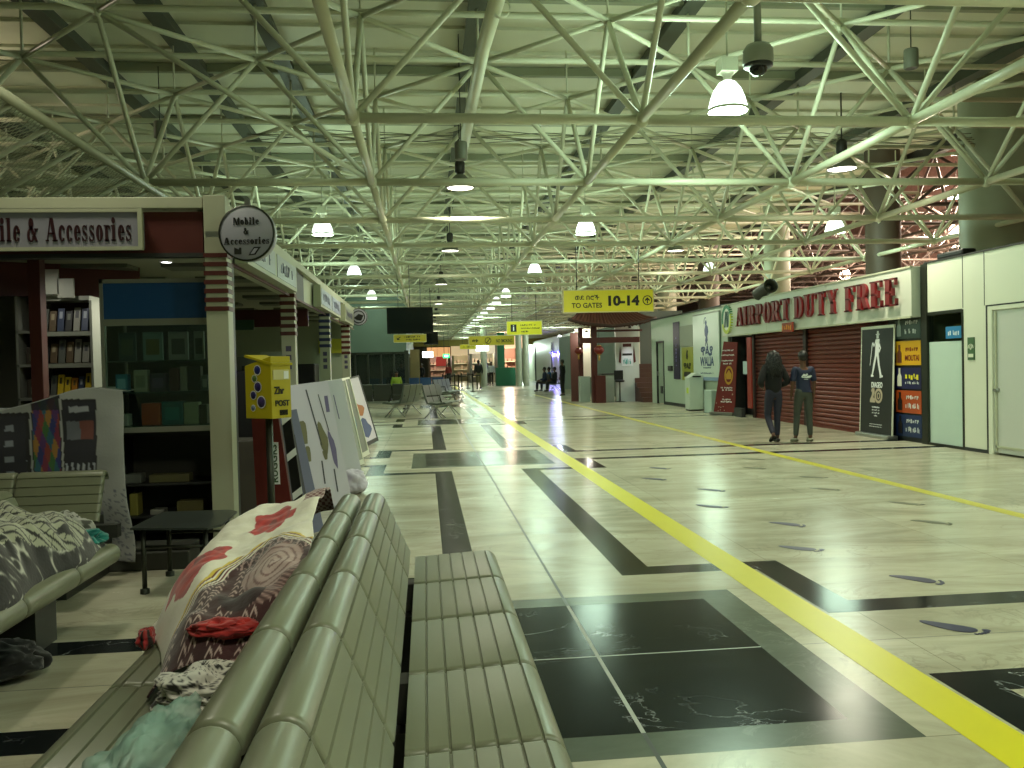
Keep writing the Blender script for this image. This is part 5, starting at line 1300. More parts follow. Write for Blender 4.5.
# interior further back
struct(MB().box((-7.5, 17.9, 0), (-1.7, 18.0, 2.45)), 'wall_kiosk_far', mat('kiosk_far', '8f9a84', .6))
tag(MB().box((-4.2, 12.0, 2.02), (-1.62, 12.06, 2.26)).build('red_beam', mat('beam_red', '3d0f0f', .5)), 'long dark red beam under the canopy between the kiosks', 'beam')
tag(MB().box((-2.75, 11.95, 1.98), (-2.35, 11.98, 2.12)).build('green_sign', mat('green_dim', '2b4a34', .5)), 'small dim green sign hanging under the dark red beam', 'sign')
tag(MB().box((-2.2, 17.8, 1.75), (-1.7, 17.88, 2.05)).build('yellow_board', mat('yellow_dim', 'a3a32a', .5)), 'yellow board on the wall behind the banded posts', 'board')
for k, (x, y, c_, h) in enumerate(((-2.6, 9.0, '8f9384', 1.7), (-2.2, 11.3, '5f645a', 1.6), (-2.7, 15.5, '9aa394', 1.75))):
    e = empty('white_cabinet', (x, y, 0), ['pale tall cabinet seen between the first two posts', 'grey glazed cabinet behind the second post', 'pale far cabinet behind the blue banded post'][k], 'cabinet')
    MB().box((x - .25, y, 0), (x + .25, y + .4, h)).build('carcass', mat('cabw_' + c_, c_, .5), e, bevel=.005)
    MB().box((x - .19, y - .01, h * .5), (x + .19, y, h - .12)).build('pane', darkgrey, e)
    MB().box((x - .19, y - .01, .12), (x + .19, y, h * .45)).build('door', mat('cabd_' + c_, c_, .4), e)
tag(MB().box((-1.9, 8.2, 0), (-1.6, 8.6, .75)).build('stacked_case', mat('case_dim', '3d3a30', .5), bevel=.01), 'dim low case between the posts near the red board', 'case')
# ================================================================ hanging signs
sign_ink = mat('sign_ink', '17180f', .5)
def hang_sign(x0, x1, y0, y1, Y, m, label, words=(), t=.09, cat='sign', name='hanging_sign', top=3.93, rods=2, edge=True):
    a, b = AY(x0, (y0 + y1) / 2, Y), AY(x1, (y0 + y1) / 2, Y); zt, zb = AY((x0 + x1) / 2, y0, Y).z, AY((x0 + x1) / 2, y1, Y).z
    zt, zb = max(zt, zb), min(zt, zb); cx = (a.x + b.x) / 2; W = b.x - a.x; H = zt - zb
    e = empty(name, (cx, Y, zb), label, cat)
    MB().box((a.x, Y - t / 2, zb), (b.x, Y + t / 2, zt)).build('panel', m, e, bevel=.004)
    if edge:
        k = H * .04
        MB().box((a.x - k, Y - t / 2 - .01, zb - k), (b.x + k, Y + t / 2 + .01, zb)).box((a.x - k, Y - t / 2 - .01, zt), (b.x + k, Y + t / 2 + .01, zt + k)).box((a.x - k, Y - t / 2 - .01, zb), (a.x, Y + t / 2 + .01, zt)).box((b.x, Y - t / 2 - .01, zb), (b.x + k, Y + t / 2 + .01, zt)).build('sign_edge', mat('sign_edge', 'd8d49a', .4), e)
    for q in ([.15, .85] if rods == 2 else [.5]): MB().tube([(a.x + W * q, Y, zt), (a.x + W * q, Y, top)], .01, 5).build('hanging_rod', darkmetal, e)
    F = face_M(Vector((cx, Y - t / 2 - .002, (zt + zb) / 2)), (1, 0, 0))
    for (body, fx, fz, fw, fh) in words:
        text('lettering', body, sign_ink, F @ Matrix.Translation((fx * W, 0, fz * H)), w=fw * W, h=fh * H, parent=e, bold=.05 if '10' in body else .02)
    return e, F, W, H
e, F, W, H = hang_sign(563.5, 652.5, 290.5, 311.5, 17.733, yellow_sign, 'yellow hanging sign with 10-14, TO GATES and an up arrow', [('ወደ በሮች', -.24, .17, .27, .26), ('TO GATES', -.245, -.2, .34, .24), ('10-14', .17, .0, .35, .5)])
mb = MB()
for p in G_R(0, 0, .105, .105, .02, .02, n=24): mb.prism(p, -.004, F @ Matrix.Translation((.435 * W, 0, 0)))
mb.prism([(-.012, -.07), (.012, -.07), (.012, .01), (.05, -.02), (.055, .01), (0, .065), (-.055, .01), (-.05, -.02), (-.012, .01)], -.004, F @ Matrix.Translation((.435 * W, 0, 0)))
mb.build('arrow_symbol', sign_ink, e)
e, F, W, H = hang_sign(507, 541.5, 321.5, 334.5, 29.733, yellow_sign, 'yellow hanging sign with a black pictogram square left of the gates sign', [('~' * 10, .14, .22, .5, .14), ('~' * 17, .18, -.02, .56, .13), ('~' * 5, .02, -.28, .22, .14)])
MB().box((-.4 * W, -.004, -.28 * H), (-.23 * W, 0, .28 * H), M=F).build('pictogram', sign_ink, e)
MB().box((-.33 * W, -.008, -.2 * H), (-.30 * W, -.004, .1 * H), M=F).sphere(F @ Vector((-.315 * W, -.006, .18 * H)), .02, 8).build('pictogram_mark', wink, e)
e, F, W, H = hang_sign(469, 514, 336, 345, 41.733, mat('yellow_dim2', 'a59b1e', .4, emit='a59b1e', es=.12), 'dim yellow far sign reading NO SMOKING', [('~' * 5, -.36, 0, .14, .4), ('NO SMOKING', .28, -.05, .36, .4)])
mb = MB()
for p in G_R(0, 0, .16, .16, .03, .03): mb.prism(p, -.006, F @ Matrix.Translation((-.08 * W, 0, 0)))
mb.prism([(-.1, -.12), (-.07, -.14), (.12, .1), (.09, .12)], -.006, F @ Matrix.Translation((-.08 * W, 0, 0))); mb.build('no_symbol', sign_ink, e)
hang_sign(460, 476, 344.5, 349, 53.733, yellow_sign, 'small far yellow sign beyond the NO SMOKING sign', [('~' * 6, -.25, 0, .05, .6), ('~' * 6, .15, 0, .45, .45)])
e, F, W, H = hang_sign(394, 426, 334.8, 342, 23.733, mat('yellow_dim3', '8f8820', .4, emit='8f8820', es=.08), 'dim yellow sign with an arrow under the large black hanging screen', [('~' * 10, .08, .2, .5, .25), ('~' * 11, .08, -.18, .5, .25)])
MB().prism([(-.4 * W, -.2 * H), (-.3 * W, -.2 * H), (-.36 * W, -.05 * H), (-.28 * W, .2 * H), (-.31 * W, .25 * H), (-.38 * W, .02 * H), (-.42 * W, .12 * H)], -.006, F).build('arrow_symbol', sign_ink, e)
# black screens
e, F, W, H = hang_sign(387, 433, 307.5, 333.5, 20.733, mat('screen_black', '0b0e0d', .2), 'large black flight information screen hanging at left of the middle', [], t=.16, cat='screen', name='hanging_screen', rods=1, edge=False)
MB().box((-.45 * W, -.004, -.42 * H), (.45 * W, 0, .42 * H), M=F).build('screen_glass', mat('screen_glass', '101514', .08), e)
e, F, W, H = hang_sign(424, 438, 332, 344.5, 26.733, mat('screen_black', '0b0e0d', .2), 'second smaller black screen, partly behind the yellow arrow sign', [], t=.3, cat='screen', name='hanging_screen', rods=1, edge=False)
MB().box((-.42 * W, -.004, -.4 * H), (.42 * W, 0, .4 * H), M=F).build('screen_glass', mat('screen_glass', '101514', .08), e)
# lit boxes far away
lbx = mat('lit_white', 'ffffff', .4, emit='f2fff6', es=5.)
for (r, Y, lab) in (((422.5, 433, 351.5, 357.5), 44.733, 'bright white lit box sign in the distance left of the green exit sign'), ((476, 488.5, 345.5, 351), 56.733, 'bright white lit box sign in the distance right of the green exit sign')):
    hang_sign(*r, Y, lbx, lab, [], t=.15, edge=False)
e, F, W, H = hang_sign(443, 449.5, 354, 358, 59.733, mat('exit_green', '2fd06a', .4, emit='2fe070', es=3.), 'small glowing green exit sign far down the hall', [], t=.1, edge=False)
MB().box((-.25 * W, -.01, -.2 * H), (.25 * W, 0, .2 * H), M=F).build('exit_symbol', lbx, e)

# dome camera, small speaker boxes
p = AY(758, 57, 8.6)
e = empty('dome_camera', p, 'grey dome security camera hanging on a pole beside the brightest lamp', 'camera')
MB().lathe([(.001, .14), (.05, .14), (.12, .12), (.155, .07), (.16, -.06), (.15, -.08), (.001, -.08)], 28, p).build('housing', mat('camera_grey', '8d9080', .4), e)
MB().lathe([(.15, -.08), (.152, -.10), (.12, -.115), (.001, -.115)], 28, p).build('trim_ring', black, e)
MB().lathe([(.095, -.11), (.085, -.16), (.05, -.19), (.001, -.2)], 24, p).build('dome', mat('dome_black', '0a0a0a', .05), e)
MB().tube([p + Vector((0, 0, .13)), p + Vector((0, 0, 1.0))], .04, 12).build('pole', mat('camera_grey', '8d9080', .4), e)
for (px, py, Y, lab) in ((911, 59, 11, 'small grey cylindrical speaker hanging at upper right'), (160, 130, 14, 'small grey box speaker hanging at upper left'), (461, 151, 12.5, 'grey ballast box on the long pipe in the middle of the roof')):
    p = AY(px, py, Y); e = empty('hanging_speaker', p, lab, 'speaker')
    MB().lathe([(.001, .13), (.09, .13), (.095, .11), (.095, -.12), (.085, -.13), (.001, -.13)], 20, p).build('speaker_body', mat('speaker_grey', '6c7060', .5), e)
    MB().lathe([(.075, -.132), (.001, -.133)], 20, p).build('grille', darkgrey, e)
    MB().tube([p + Vector((0, 0, .13)), Vector((p.x, p.y, 6.3))], .008, 5).build('hanging_wire', darkmetal, e)

# ================================================================ red gate pavilion
PV = 30.0
e = empty('pavilion', (6.7, PV, 0), 'red columned oriental style shop pavilion with tiled roof and lanterns', 'pavilion')
pr = mat('pavilion_red', '47110d', .45); tile = mat('roof_tile', '4a2018', .5)
def pX(px, Y=PV): return AY(px, 370, Y).x
def pZ(py, Y=PV, px=610): return AY(px, py, Y).z
for (x0, x1, Y) in ((579.5, 583.5, PV + .9), (592, 597.5, PV - .3)):
    MB().box((pX(x0, Y), Y, 0), (pX(x1, Y), Y + .18, 2.75)).build('column', pr, e, bevel=.01)
MB().box((pX(593), PV - .45, 0), (pX(603), PV - .1, .98)).build('column_base', mat('base_red', '4a1512', .45), e, bevel=.01)
MB().box((pX(579), PV - .32, pZ(343)), (pX(638), PV - .2, pZ(337.5))).box((pX(593), PV - .28, pZ(332)), (pX(641), PV - .2, pZ(330))).build('cross_beam', pr, e)
# tiled roof: curved eaves with barrel tiles
rf = MB(); xa, xb = pX(566), pX(652)
def roof(u, v):
    x = xa + (xb - xa) * u; z = 2.72 + .95 * v - .35 * v * (1 - v) * 1.5
    z += .28 * abs(2 * u - 1) ** 3 * (1 - v); return (x + (.8 * v) * (1 if u < .5 else -1) * abs(2 * u - 1), PV - .7 + 1.5 * v, z + .05 * abs(sin(u * pi * 22)))
rf.grid(roof, 132, 10)
rf.build('tiled_roof', tile, e, solid=.05)
rf = MB(); rf.tube([roof(u / 20, 0) for u in range(21)], .06, 8); rf.tube([roof(u / 20, 1) for u in range(21)], .09, 8)
rf.build('roof_ridge', mat('ridge_brown', '33160f', .5), e)
# walls
MB().box((pX(617.5), PV + .25, 0), (pX(641), PV + .35, 2.9)).build('back_wall', mat('pav_wall', 'aeb4ae', .5), e)
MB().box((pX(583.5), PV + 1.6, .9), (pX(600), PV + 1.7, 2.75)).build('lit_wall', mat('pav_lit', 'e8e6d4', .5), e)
MB().box((pX(571, PV + 1.5), PV + 1.5, 0), (pX(583, PV + 1.5), PV + 1.6, 2.6)).build('side_wall', mat('pav_side', '4f2a22', .6), e)
MB().box((pX(603), PV + .1, 0), (pX(614.5), PV + .6, 1.0)).box((pX(583), PV + .6, 0), (pX(593), PV + 1.0, .95)).build('counter', mat('pav_counter', '9aa39a', .5), e, bevel=.01)
MB().box((pX(603) - .04, PV + .06, 1.0), (pX(614.5) + .04, PV + .64, 1.04)).build('counter_top', darkgrey, e)
for (px, py, Y) in ((578.5, 351, PV + .7), (599, 350, PV - .5)):
    c = AY(px, py, Y); r = .17 if Y < PV else .14
    l = tag(MB().lathe([(.001, r * .9), (r * .5, r * .85), (r * .95, r * .45), (r * 1.1, 0), (r * .95, -r * .45), (r * .5, -r * .85), (.001, -r * .9)], 16, c).build('paper_lantern', mat('lantern_red', '6e1712', .45)), 'red paper lantern hanging from the pavilion, ' + ('front larger one' if Y < PV else 'rear smaller one'), 'lantern', 'red lanterns on the pavilion')
    MB().lathe([(r * .5, r * .85), (r * .5, r * .98), (.001, r * .98)], 12, c).lathe([(r * .5, -r * .85), (r * .5, -r * .98), (.001, -r * .98)], 12, c).build('cap', mat('lantern_gold', 'a8842a', .4), l)
    MB().tube([c + Vector((0, 0, -r)), c + Vector((0, 0, -r * 2.2))], .03, 6).build('tassel', mat('lantern_gold', 'a8842a', .4), l)
    MB().tube([c + Vector((0, 0, r)), Vector((c.x, c.y, 2.7))], .006, 4).build('cord', ink, l)
c = Vector((pX(629), PV + .24, 0)); F = face_M(c, (1, 0, 0))
ps = empty('wall_poster', c, 'narrow poster with red bands and teal letters on the pale pavilion wall', 'poster')
MB().box((-.2, -.006, 1.3), (.22, 0, 2.2), M=F).build('sheet', mat('poster_pale2', 'c3c6c6', .4), ps)
MB().box((-.16, -.01, 2.0), (.16, -.006, 2.12), M=F).prism([(-.32, 1.45), (-.24, 1.4), (-.22, 1.7), (-.26, 2.05)], -.01, F).prism([(.32, 1.45), (.24, 1.4), (.22, 1.7), (.26, 2.05)], -.01, F).build('red_band', pr, ps)
text('poster_lettering', '~' * 6, mat('teal_ink', '1f8f7a', .4), F @ Matrix.Translation((0, -.006, 1.47)), w=.3, h=.24, parent=ps, bold=.03)
MB().box((-.18, -.01, 1.68), (.18, -.006, 1.76), M=F).build('black_band', ink, ps)
e2 = empty('pavilion_spotlight', (pX(629), PV - .25, 2.68), 'small bluish spotlight shining down the pale pavilion wall', 'spotlight')
o = MB().lathe([(.001, .06), (.05, .05), (.06, -.02), (.05, -.02)], 12).build('spot_housing', darkgrey); o.parent = e2
light(e2, (0, .12, -.06), 60, (.75, .72, 1.0), 'SPOT', r=.03, spot=1.1, blend=.8)
e2 = empty('pavilion_spotlight', (pX(592), PV + .9, 2.6), 'small spotlight inside the pavilion by the lit cream wall', 'spotlight')
o = MB().lathe([(.001, .06), (.05, .05), (.06, -.02), (.05, -.02)], 12).build('spot_housing', darkgrey); o.parent = e2
light(e2, (0, .1, -.1), 45, (1, .95, .8), 'POINT', r=.05)
# barstool/display by the counter
c = G(619, 398); e2 = empty('bar_stool', (c.x, PV + .0, 0), 'black bar stool in front of the pale pavilion wall', 'stool')
x = pX(619.5)
MB().lathe([(.001, .8), (.17, .8), (.18, .76), (.17, .72), (.001, .72)], 16, (x, PV, 0)).build('seat', black, e2)
MB().tube([(x, PV, .02), (x, PV, .72)], .025, 8).lathe([(.2, 0), (.2, .02), (.03, .04)], 16, (x, PV, 0)).build('stem', darkmetal, e2)
MB().box((x - .17, PV + .14, .8), (x + .17, PV + .18, 1.15)).build('backrest', black, e2, bevel=.02)
# stairs in the recess
st = MB()
for k in range(8): st.box((7.62, 29.1 + k * .28, 0), (8.8, 29.1 + (k + 1) * .28, .17 * (k + 1)))
tag(st.build('staircase', mat('stair_brown', '4a2c22', .6)), 'dark brown steps rising beside the pavilion', 'stairs')
struct(MB().box((pX(641, 32), 32, 0), (10, 32.1, 3.4)), 'wall_recess', mat('recess_dark', '4f5550', .6))

# ================================================================ far right wall washed with blue light
fw = mat('far_white', 'c9d2c4', .45)
struct(MB().box((10.0, 50, 0), (10.2, 92, 3.6)).box((10.0, 50, 0), (16, 50.2, 3.6)), 'wall_gate_lounge', fw)
struct(MB().box((8.0, 34, 0), (8.2, 50, 3.0)), 'wall_gate_side', mat('gate_side', '6f7a70', .6))
mb = MB()
for y in (58, 66, 76): mb.box((9.93, y, 0), (10.0, y + .35, 3.2))
struct(mb, 'trim_6', darkmetal)
e = empty('blue_uplight', (9.9, 63, 2.35), 'bluish strip light washing the far pale wall of the gate lounge', 'strip light')
o = MB().box((-.05, -3.5, 0), (.05, 3.5, .05)).build('strip', mat('blue_strip', '4a3cff', .4, emit='4a3cff', es=3.)); o.parent = e
for dy in (-3, 0, 3): light(e, (0, dy, -.15), 90, (.25, .18, 1.0), 'POINT', r=.1)
e = empty('wall_washer', (9.0, 80, 3.3), 'white lamp washing the far end of the pale gate lounge wall', 'wall lamp')
o = MB().lathe([(.001, .1), (.1, .08), (.12, 0), (.001, 0)], 12).build('lamp_head', lbx); o.parent = e
light(e, (0, 0, -.2), 500, (.8, 1, .85), 'POINT', r=.2)
e = empty('wall_washer', (9.0, 56, 3.3), 'white lamp washing the nearer end of the pale gate lounge wall', 'wall lamp')
o = MB().lathe([(.001, .1), (.1, .08), (.12, 0), (.001, 0)], 12).build('lamp_head', lbx); o.parent = e
light(e, (0, 0, -.2), 260, (.85, 1, .9), 'POINT', r=.2)

# far shops at the end, warm and red
def far_shop(x0, x1, Y, h, c, label, em=None, es=0., deep=3.0, sub=None):
    a, b = AY(x0, 370, Y).x, AY(x1, 370, Y).x
    e = empty('far_shop', ((a + b) / 2, Y, 0), label, 'shop', 'lit shops at the far end of the hall')
    MB().box((a, Y + deep, 0), (b, Y + deep + .2, h)).box((a, Y, 0), (a + .2, Y + deep, h)).box((b - .2, Y, 0), (b, Y + deep, h)).build('shop_wall', mat('fs_' + c, c, .6), e)
    MB().box((a - .05, Y - .1, h - .9), (b + .05, Y + .1, h)).build('fascia', mat('fs_f' + (sub or c), sub or c, .5, emit=em, es=es) if em else mat('fs_f' + (sub or c), sub or c, .5), e)
    mb = MB()
    for z in (.5, 1.1, 1.7): mb.box((a + .25, Y + deep - .5, z), (b - .25, Y + deep, z + .06))
    mb.build('shelving', cream, e)
    mb = MB(); n = max(4, int((b - a) / .35))
    for z in (.56, 1.16, 1.76):
        for k in range(n): mb.box((a + .3 + k * .33, Y + deep - .4, z), (a + .52 + k * .33, Y + deep - .2, z + random.uniform(.15, .4)))
    o = mb.build('goods', mat('goods_mix', '94826c', .5, noise_amt=.6, nscale=2), e); o['kind'] = 'stuff'
    return e, a, b
e, a, b = far_shop(499, 522, 62, 3.6, '80604e', 'warm orange lit shop right of the green pillar far down the hall', 'ffcfa0', 1.0, sub='d8b090')
light(e, (0, 1.2, 2.6), 380, (1, .74, .56), 'POINT', r=.3)
e, a, b = far_shop(470, 497, 72, 3.4, '77745f', 'pale lit shop left of the green pillar far down the hall', 'fff0d0', .5, sub='c9b48a')
light(e, (0, 1.0, 2.5), 220, (1, .9, .75), 'POINT', r=.3)
e, a, b = far_shop(452, 471, 80, 3.4, '8a8468', 'dull cream shop front between the far shops', 'ffe0b0', .5, sub='a08a50')
light(e, (0, 1.0, 2.5), 150, (1, .85, .65), 'POINT', r=.3)
e, a, b = far_shop(428, 450, 84, 3.4, '7d7060', 'reddish lit shop at the very end of the hall', 'ffc080', .7, sub='b5702a')
light(e, (0, 1.0, 2.5), 200, (1, .7, .6), 'POINT', r=.3)
hang_sign(436, 446, 357, 366, 68.733, mat('red_board_far', 'b0332c', .5, emit='b0332c', es=.3), 'small far red and white board near the green exit sign', [], t=.1, edge=False)
a = AY(498, 370, 60).x
tag(MB().box((a, 60, 0), (a + .5, 60.5, 3.8)).build('green_pillar', mat('pillar_green', '1f6a48', .5)), 'green square pillar far down the hall', 'pillar')
tag(MB().box((a - .2, 59.4, 0), (a + 1.2, 59.9, 1.3)).build('green_counter', mat('pillar_green', '1f6a48', .5), bevel=.03), 'green counter standing at the foot of the green pillar', 'counter')
for px in (484, 519, 526):
    x = AY(px, 370, 58).x; tag(MB().lathe([(.22, 0), (.22, 4.2)], 16, (x, 58, 0)).build('column', colm), 'far slim pale column in the distance at %s of the orange shop' % ({484: 'the left', 519: 'the right edge', 526: 'the far right'}[px]), 'column', 'far slim columns')
struct(MB().box((-8, 78, 3.35), (14, 78.3, 4.3)), 'trim_7', mat('far_bulkhead', '9d8f42', .6))

# ================================================================ left glazed lounge and bulkhead
LY = 38.0
xL, xR = -6.0, AY(407, 370, LY).x
struct(MB().box((xL, LY, 2.15), (xR, LY + .3, 4.6)).box((xR - .3, LY + .3, 2.15), (xR, 60, 4.2)), 'wall_lounge_bulkhead', mat('bulkhead', '64776a', .5, noise_amt=.06, nscale=.6))
g = MB(); n = 9
wn = struct(MB().box((xL, LY + .1, .05), (xR, LY + .12, 2.1)), 'window_2', mat('lounge_glass', '2a3430', .08, alpha=.55))
fr = MB()
for k in range(n + 1): x = xL + (xR - xL) * k / n; fr.box((x - .04, LY, 0), (x + .04, LY + .16, 2.15))
fr.box((xL, LY, 2.05), (xR, LY + .16, 2.15)); fr.box((xL, LY, 0), (xR, LY + .16, .06)); fr.box((xR - .1, LY - .05, 0), (xR + .08, LY + .2, 2.2))
fr.build('window_frame', darkmetal, wn)
struct(MB().box((xL, LY + 6, 0), (xR, LY + 6.2, 4)), 'wall_lounge_back', mat('lounge_back', '5a5f50', .7))
tag(MB().box((xR + .1, LY + 3, .0), (xR + .55, LY + 3.1, 2.3)).build('beige_panel', mat('beige_dim', '8a8258', .6)), 'beige upright panel just right of the glazed lounge', 'panel')

# ================================================================ tandem seats
def tandem(name, loc, rz, n, m, label, group=None):
    e = empty(name, loc, label, 'seats', group, rz)
    def put(mb, nm, mm, **k):
        o = mb.build(nm, mm, None, **k); o.parent = e
    prof = [(-.02, .92), (.02, .93), (.10, .60), (.16, .45), (.40, .43), (.60, .46), (.66, .44), (.66, .41), (.40, .38), (.12, .40), (.05, .58)]
    for k in range(n):
        x0 = (k - n / 2) * .58
        M = Matrix.Translation((x0 + .02, 0, 0)) @ Matrix.Rotation(pi / 2, 4, 'Z') @ Matrix.Translation((0, -.54, 0))
        mb = MB(); mb.prism([(-a, b) for a, b in prof], .54, M); put(mb, 'seat_shell', m, bevel=.01)
    L_ = n * .58
    put(MB().box((-L_ / 2, -.36, .32), (L_ / 2, -.28, .38)), 'beam', steel)
    for x in (-L_ / 2 + .15, L_ / 2 - .15):
        put(MB().tube([(x, -.62, .02), (x, -.32, .34), (x, -.02, .02)], .022, 6).tube([(x, -.5, .02), (x, -.32, .30)], .015, 6), 'leg', steel)
        put(MB().tube([(x, -.02, .62), (x, -.45, .64), (x, -.5, .45)], .02, 6), 'armrest', darkmetal)
    return e
seat_dk = mat('seat_dark', '2e322c', .45); seat_gr = mat('seat_grey', '4d544a', .35); seat_bl = mat('seat_blue', '1f4a78', .5)
c = G(383, 414)
tandem('tandem_seats', (c.x, c.y, 0), pi, 3, seat_dk, 'row of dark tandem seats seen from behind, left of the middle aisle', 'waiting seats in mid hall')
c = G(445, 419); tandem('tandem_seats', (c.x - .35, c.y + .9, 0), pi / 2 - .3, 3, seat_gr, 'grey tandem seats in profile facing the aisle, nearest one', 'waiting seats in mid hall')
c = G(410, 418); tandem('tandem_seats', (c.x + .1, c.y + .9, 0), -pi / 2 - .3, 3, seat_gr, 'grey tandem seats in profile facing left, back to back with the aisle ones', 'waiting seats in mid hall')
c = G(447, 403); tandem('tandem_seats', (c.x - .2, c.y + 1.2, 0), pi / 2 - .3, 4, seat_gr, 'grey tandem seats farther along facing the aisle', 'waiting seats in mid hall')
c = G(420, 397); tandem('tandem_seats', (c.x, c.y, 0), 0, 4, seat_bl, 'row of blue tandem seats behind the grey ones', 'blue seats')
c = G(397, 398); tandem('tandem_seats', (c.x - .6, c.y + 2, 0), 0, 3, seat_bl, 'row of blue tandem seats by the glazed lounge', 'blue seats')
c = G(552, 391); tandem('tandem_seats', (c.x - .3, c.y, 0), pi / 2, 4, seat_dk, 'dark tandem seats by the blue lit wall at right', 'far seats')
# queue barriers
for k, (px, py) in enumerate(((443, 392), (449, 390), (455, 392), (462, 390), (468, 388.5), (473, 392), (446, 394), (459, 394))):
    c = G(px, py)
    e = empty('queue_post', (c.x, c.y, 0), 'slim dark queue barrier post of the group near the walking person in black', 'barrier', 'queue barrier posts')
    MB().lathe([(.17, 0), (.17, .02), (.04, .05), (.035, .06), (.035, .95), (.045, .96), (.045, 1.02), (.001, 1.02)], 12, (c.x, c.y, 0)).build('post', darkmetal, e)
    MB().box((c.x, c.y - .01, .88), (c.x + .42, c.y + .01, .94)).build('belt', darkgrey, e)

# ================================================================ people
def skin(name, verts, edges, m, parent, sub=1, M=None):
    me = bpy.data.meshes.new(name); me.from_pydata([v[0] for v in verts], edges, [])
    o = bpy.data.objects.new(name, me); COL.objects.link(o)
    o.modifiers.new('skin', 'SKIN')
    for k, v in enumerate(verts):
        r = v[1] if isinstance(v[1], (tuple, list)) else (v[1], v[1]); me.skin_vertices[0].data[k].radius = r
    for k in range(len(verts)): me.skin_vertices[0].data[k].use_root = (k == 0)
    s = o.modifiers.new('sub', 'SUBSURF'); s.levels = sub; s.render_levels = sub
    bpy.context.view_layer.update()
    m2 = bpy.data.meshes.new_from_object(o.evaluated_get(bpy.context.evaluated_depsgraph_get()))
    bpy.data.objects.remove(o); bpy.data.meshes.remove(me)
    if M is not None: m2.transform(M)
    m2.materials.clear(); m2.materials.append(m)
    m2.polygons.foreach_set('use_smooth', [True] * len(m2.polygons))
    o = bpy.data.objects.new(name, m2); COL.objects.link(o); o.parent = parent; return o
skinm = mat('skin_brown', '5e3d2b', .5); hairm = mat('hair_black', '0b0a09', .45, bump=.8, nscale=30)
def person(loc, rz, h, label, top, bot, shoe, pose='stand', hair='short', jacket=False, sub=1, fingers=True, group=None, P=None, topn='shirt', botn='trousers'):
    e = empty('person', loc, label, 'person', group, rz); s = h / 1.75; e.scale = (s, s, s)
    J = dict(pel=(0, 0, .95), wai=(0, 0, 1.10), che=(0, .01, 1.30), nec=(0, 0, 1.48), hd0=(0, .01, 1.55), hd=(0, .02, 1.64),
             lsh=(-.17, 0, 1.43), rsh=(.17, 0, 1.43), lel=(-.22, -.02, 1.15), rel=(.22, -.02, 1.15), lwr=(-.23, .05, .92), rwr=(.23, .05, .92),
             lhi=(-.09, 0, .92), rhi=(.09, 0, .92), lkn=(-.10, .02, .50), rkn=(.10, .02, .50), lan=(-.10, -.02, .09), ran=(.10, -.02, .09), lto=(-.11, .14, .035), rto=(.11, .14, .035))
    if pose == 'walk': J.update(lkn=(-.09, .10, .51), lan=(-.09, .16, .09), lto=(-.10, .33, .04), rkn=(.09, -.02, .50), ran=(.09, -.24, .15), rto=(.10, -.12, .04), lwr=(-.22, -.06, .93), rwr=(.22, .16, .95))
    if pose == 'sit': 
        for k in ('pel', 'wai', 'che', 'nec', 'hd0', 'hd', 'lsh', 'rsh', 'lel', 'rel', 'lhi', 'rhi'): J[k] = (J[k][0], J[k][1], J[k][2] - .43)
        J.update(lkn=(-.11, .42, .50), rkn=(.11, .42, .50), lan=(-.11, .44, .09), ran=(.11, .44, .09), lto=(-.12, .6, .035), rto=(.12, .6, .035), lwr=(-.12, .28, .62), rwr=(.12, .28, .62))
    if P: J.update(P)
    def V(k, r): return (J[k], r)
    def mid(a, b, t): return tuple(J[a][i] * (1 - t) + J[b][i] * t for i in range(3))
    vs = [V('pel', (.13, .10)), V('wai', (.115, .09)), V('che', (.14, .10)), V('nec', .055), V('hd0', (.06, .065)), ((J['hd'][0], J['hd'][1], J['hd'][2] - .03), (.072, .09)), ((J['hd'][0], J['hd'][1] - .01, J['hd'][2] + .04), (.074, .092)), ((J['hd'][0], J['hd'][1] - .01, J['hd'][2] + .085), (.045, .055))]
    ed = [(0, 1), (1, 2), (2, 3), (3, 4), (4, 5), (5, 6), (6, 7)]
    for sd in 'lr':
        b = len(vs); vs += [V(sd + 'sh', .058), V(sd + 'el', .042), V(sd + 'wr', .028)]; ed += [(2, b), (b, b + 1), (b + 1, b + 2)]
        d = (Vector(J[sd + 'wr']) - Vector(J[sd + 'el'])).normalized(); pw_ = Vector(J[sd + 'wr']); pc = pw_ + d * .07
        vs += [(tuple(pc), (.034, .018))]; ed += [(b + 2, b + 3)]
        if fingers:
            sx = -1 if sd == 'l' else 1; across = d.cross(Vector((sx, 0, 0))); across = across.normalized() if across.length > .1 else Vector((0, 1, 0))
            for q, fl in enumerate((.062, .07, .066, .052)):
                f0 = pc + across * (.026 - .0175 * q) + d * .02; f1 = f0 + d * fl * .55; f2 = f1 + d * fl * .4 + Vector((-sx * .018, 0, 0))
                c0 = len(vs); vs += [(tuple(f0), .009), (tuple(f1), .0085), (tuple(f2), .007)]; ed += [(b + 3, c0), (c0, c0 + 1), (c0 + 1, c0 + 2)]
            t0 = pw_ + d * .03 + across * .028; c0 = len(vs); vs += [(tuple(t0), .011), (tuple(t0 + across * .02 + d * .03), .0095), (tuple(t0 + across * .022 + d * .055), .008)]; ed += [(b + 2, c0), (c0, c0 + 1), (c0 + 1, c0 + 2)]
        b = len(vs); vs += [V(sd + 'hi', .088), V(sd + 'kn', .055), (mid(sd + 'kn', sd + 'an', .35), .052), V(sd + 'an', .036), V(sd + 'to', (.035, .025))]
        ed += [(0, b), (b, b + 1), (b + 1, b + 2), (b + 2, b + 3), (b + 3, b + 4)]
    skin('body', vs, ed, skinm, e, sub)
    # face
    hd = Vector(J['hd'])
    f = MB()
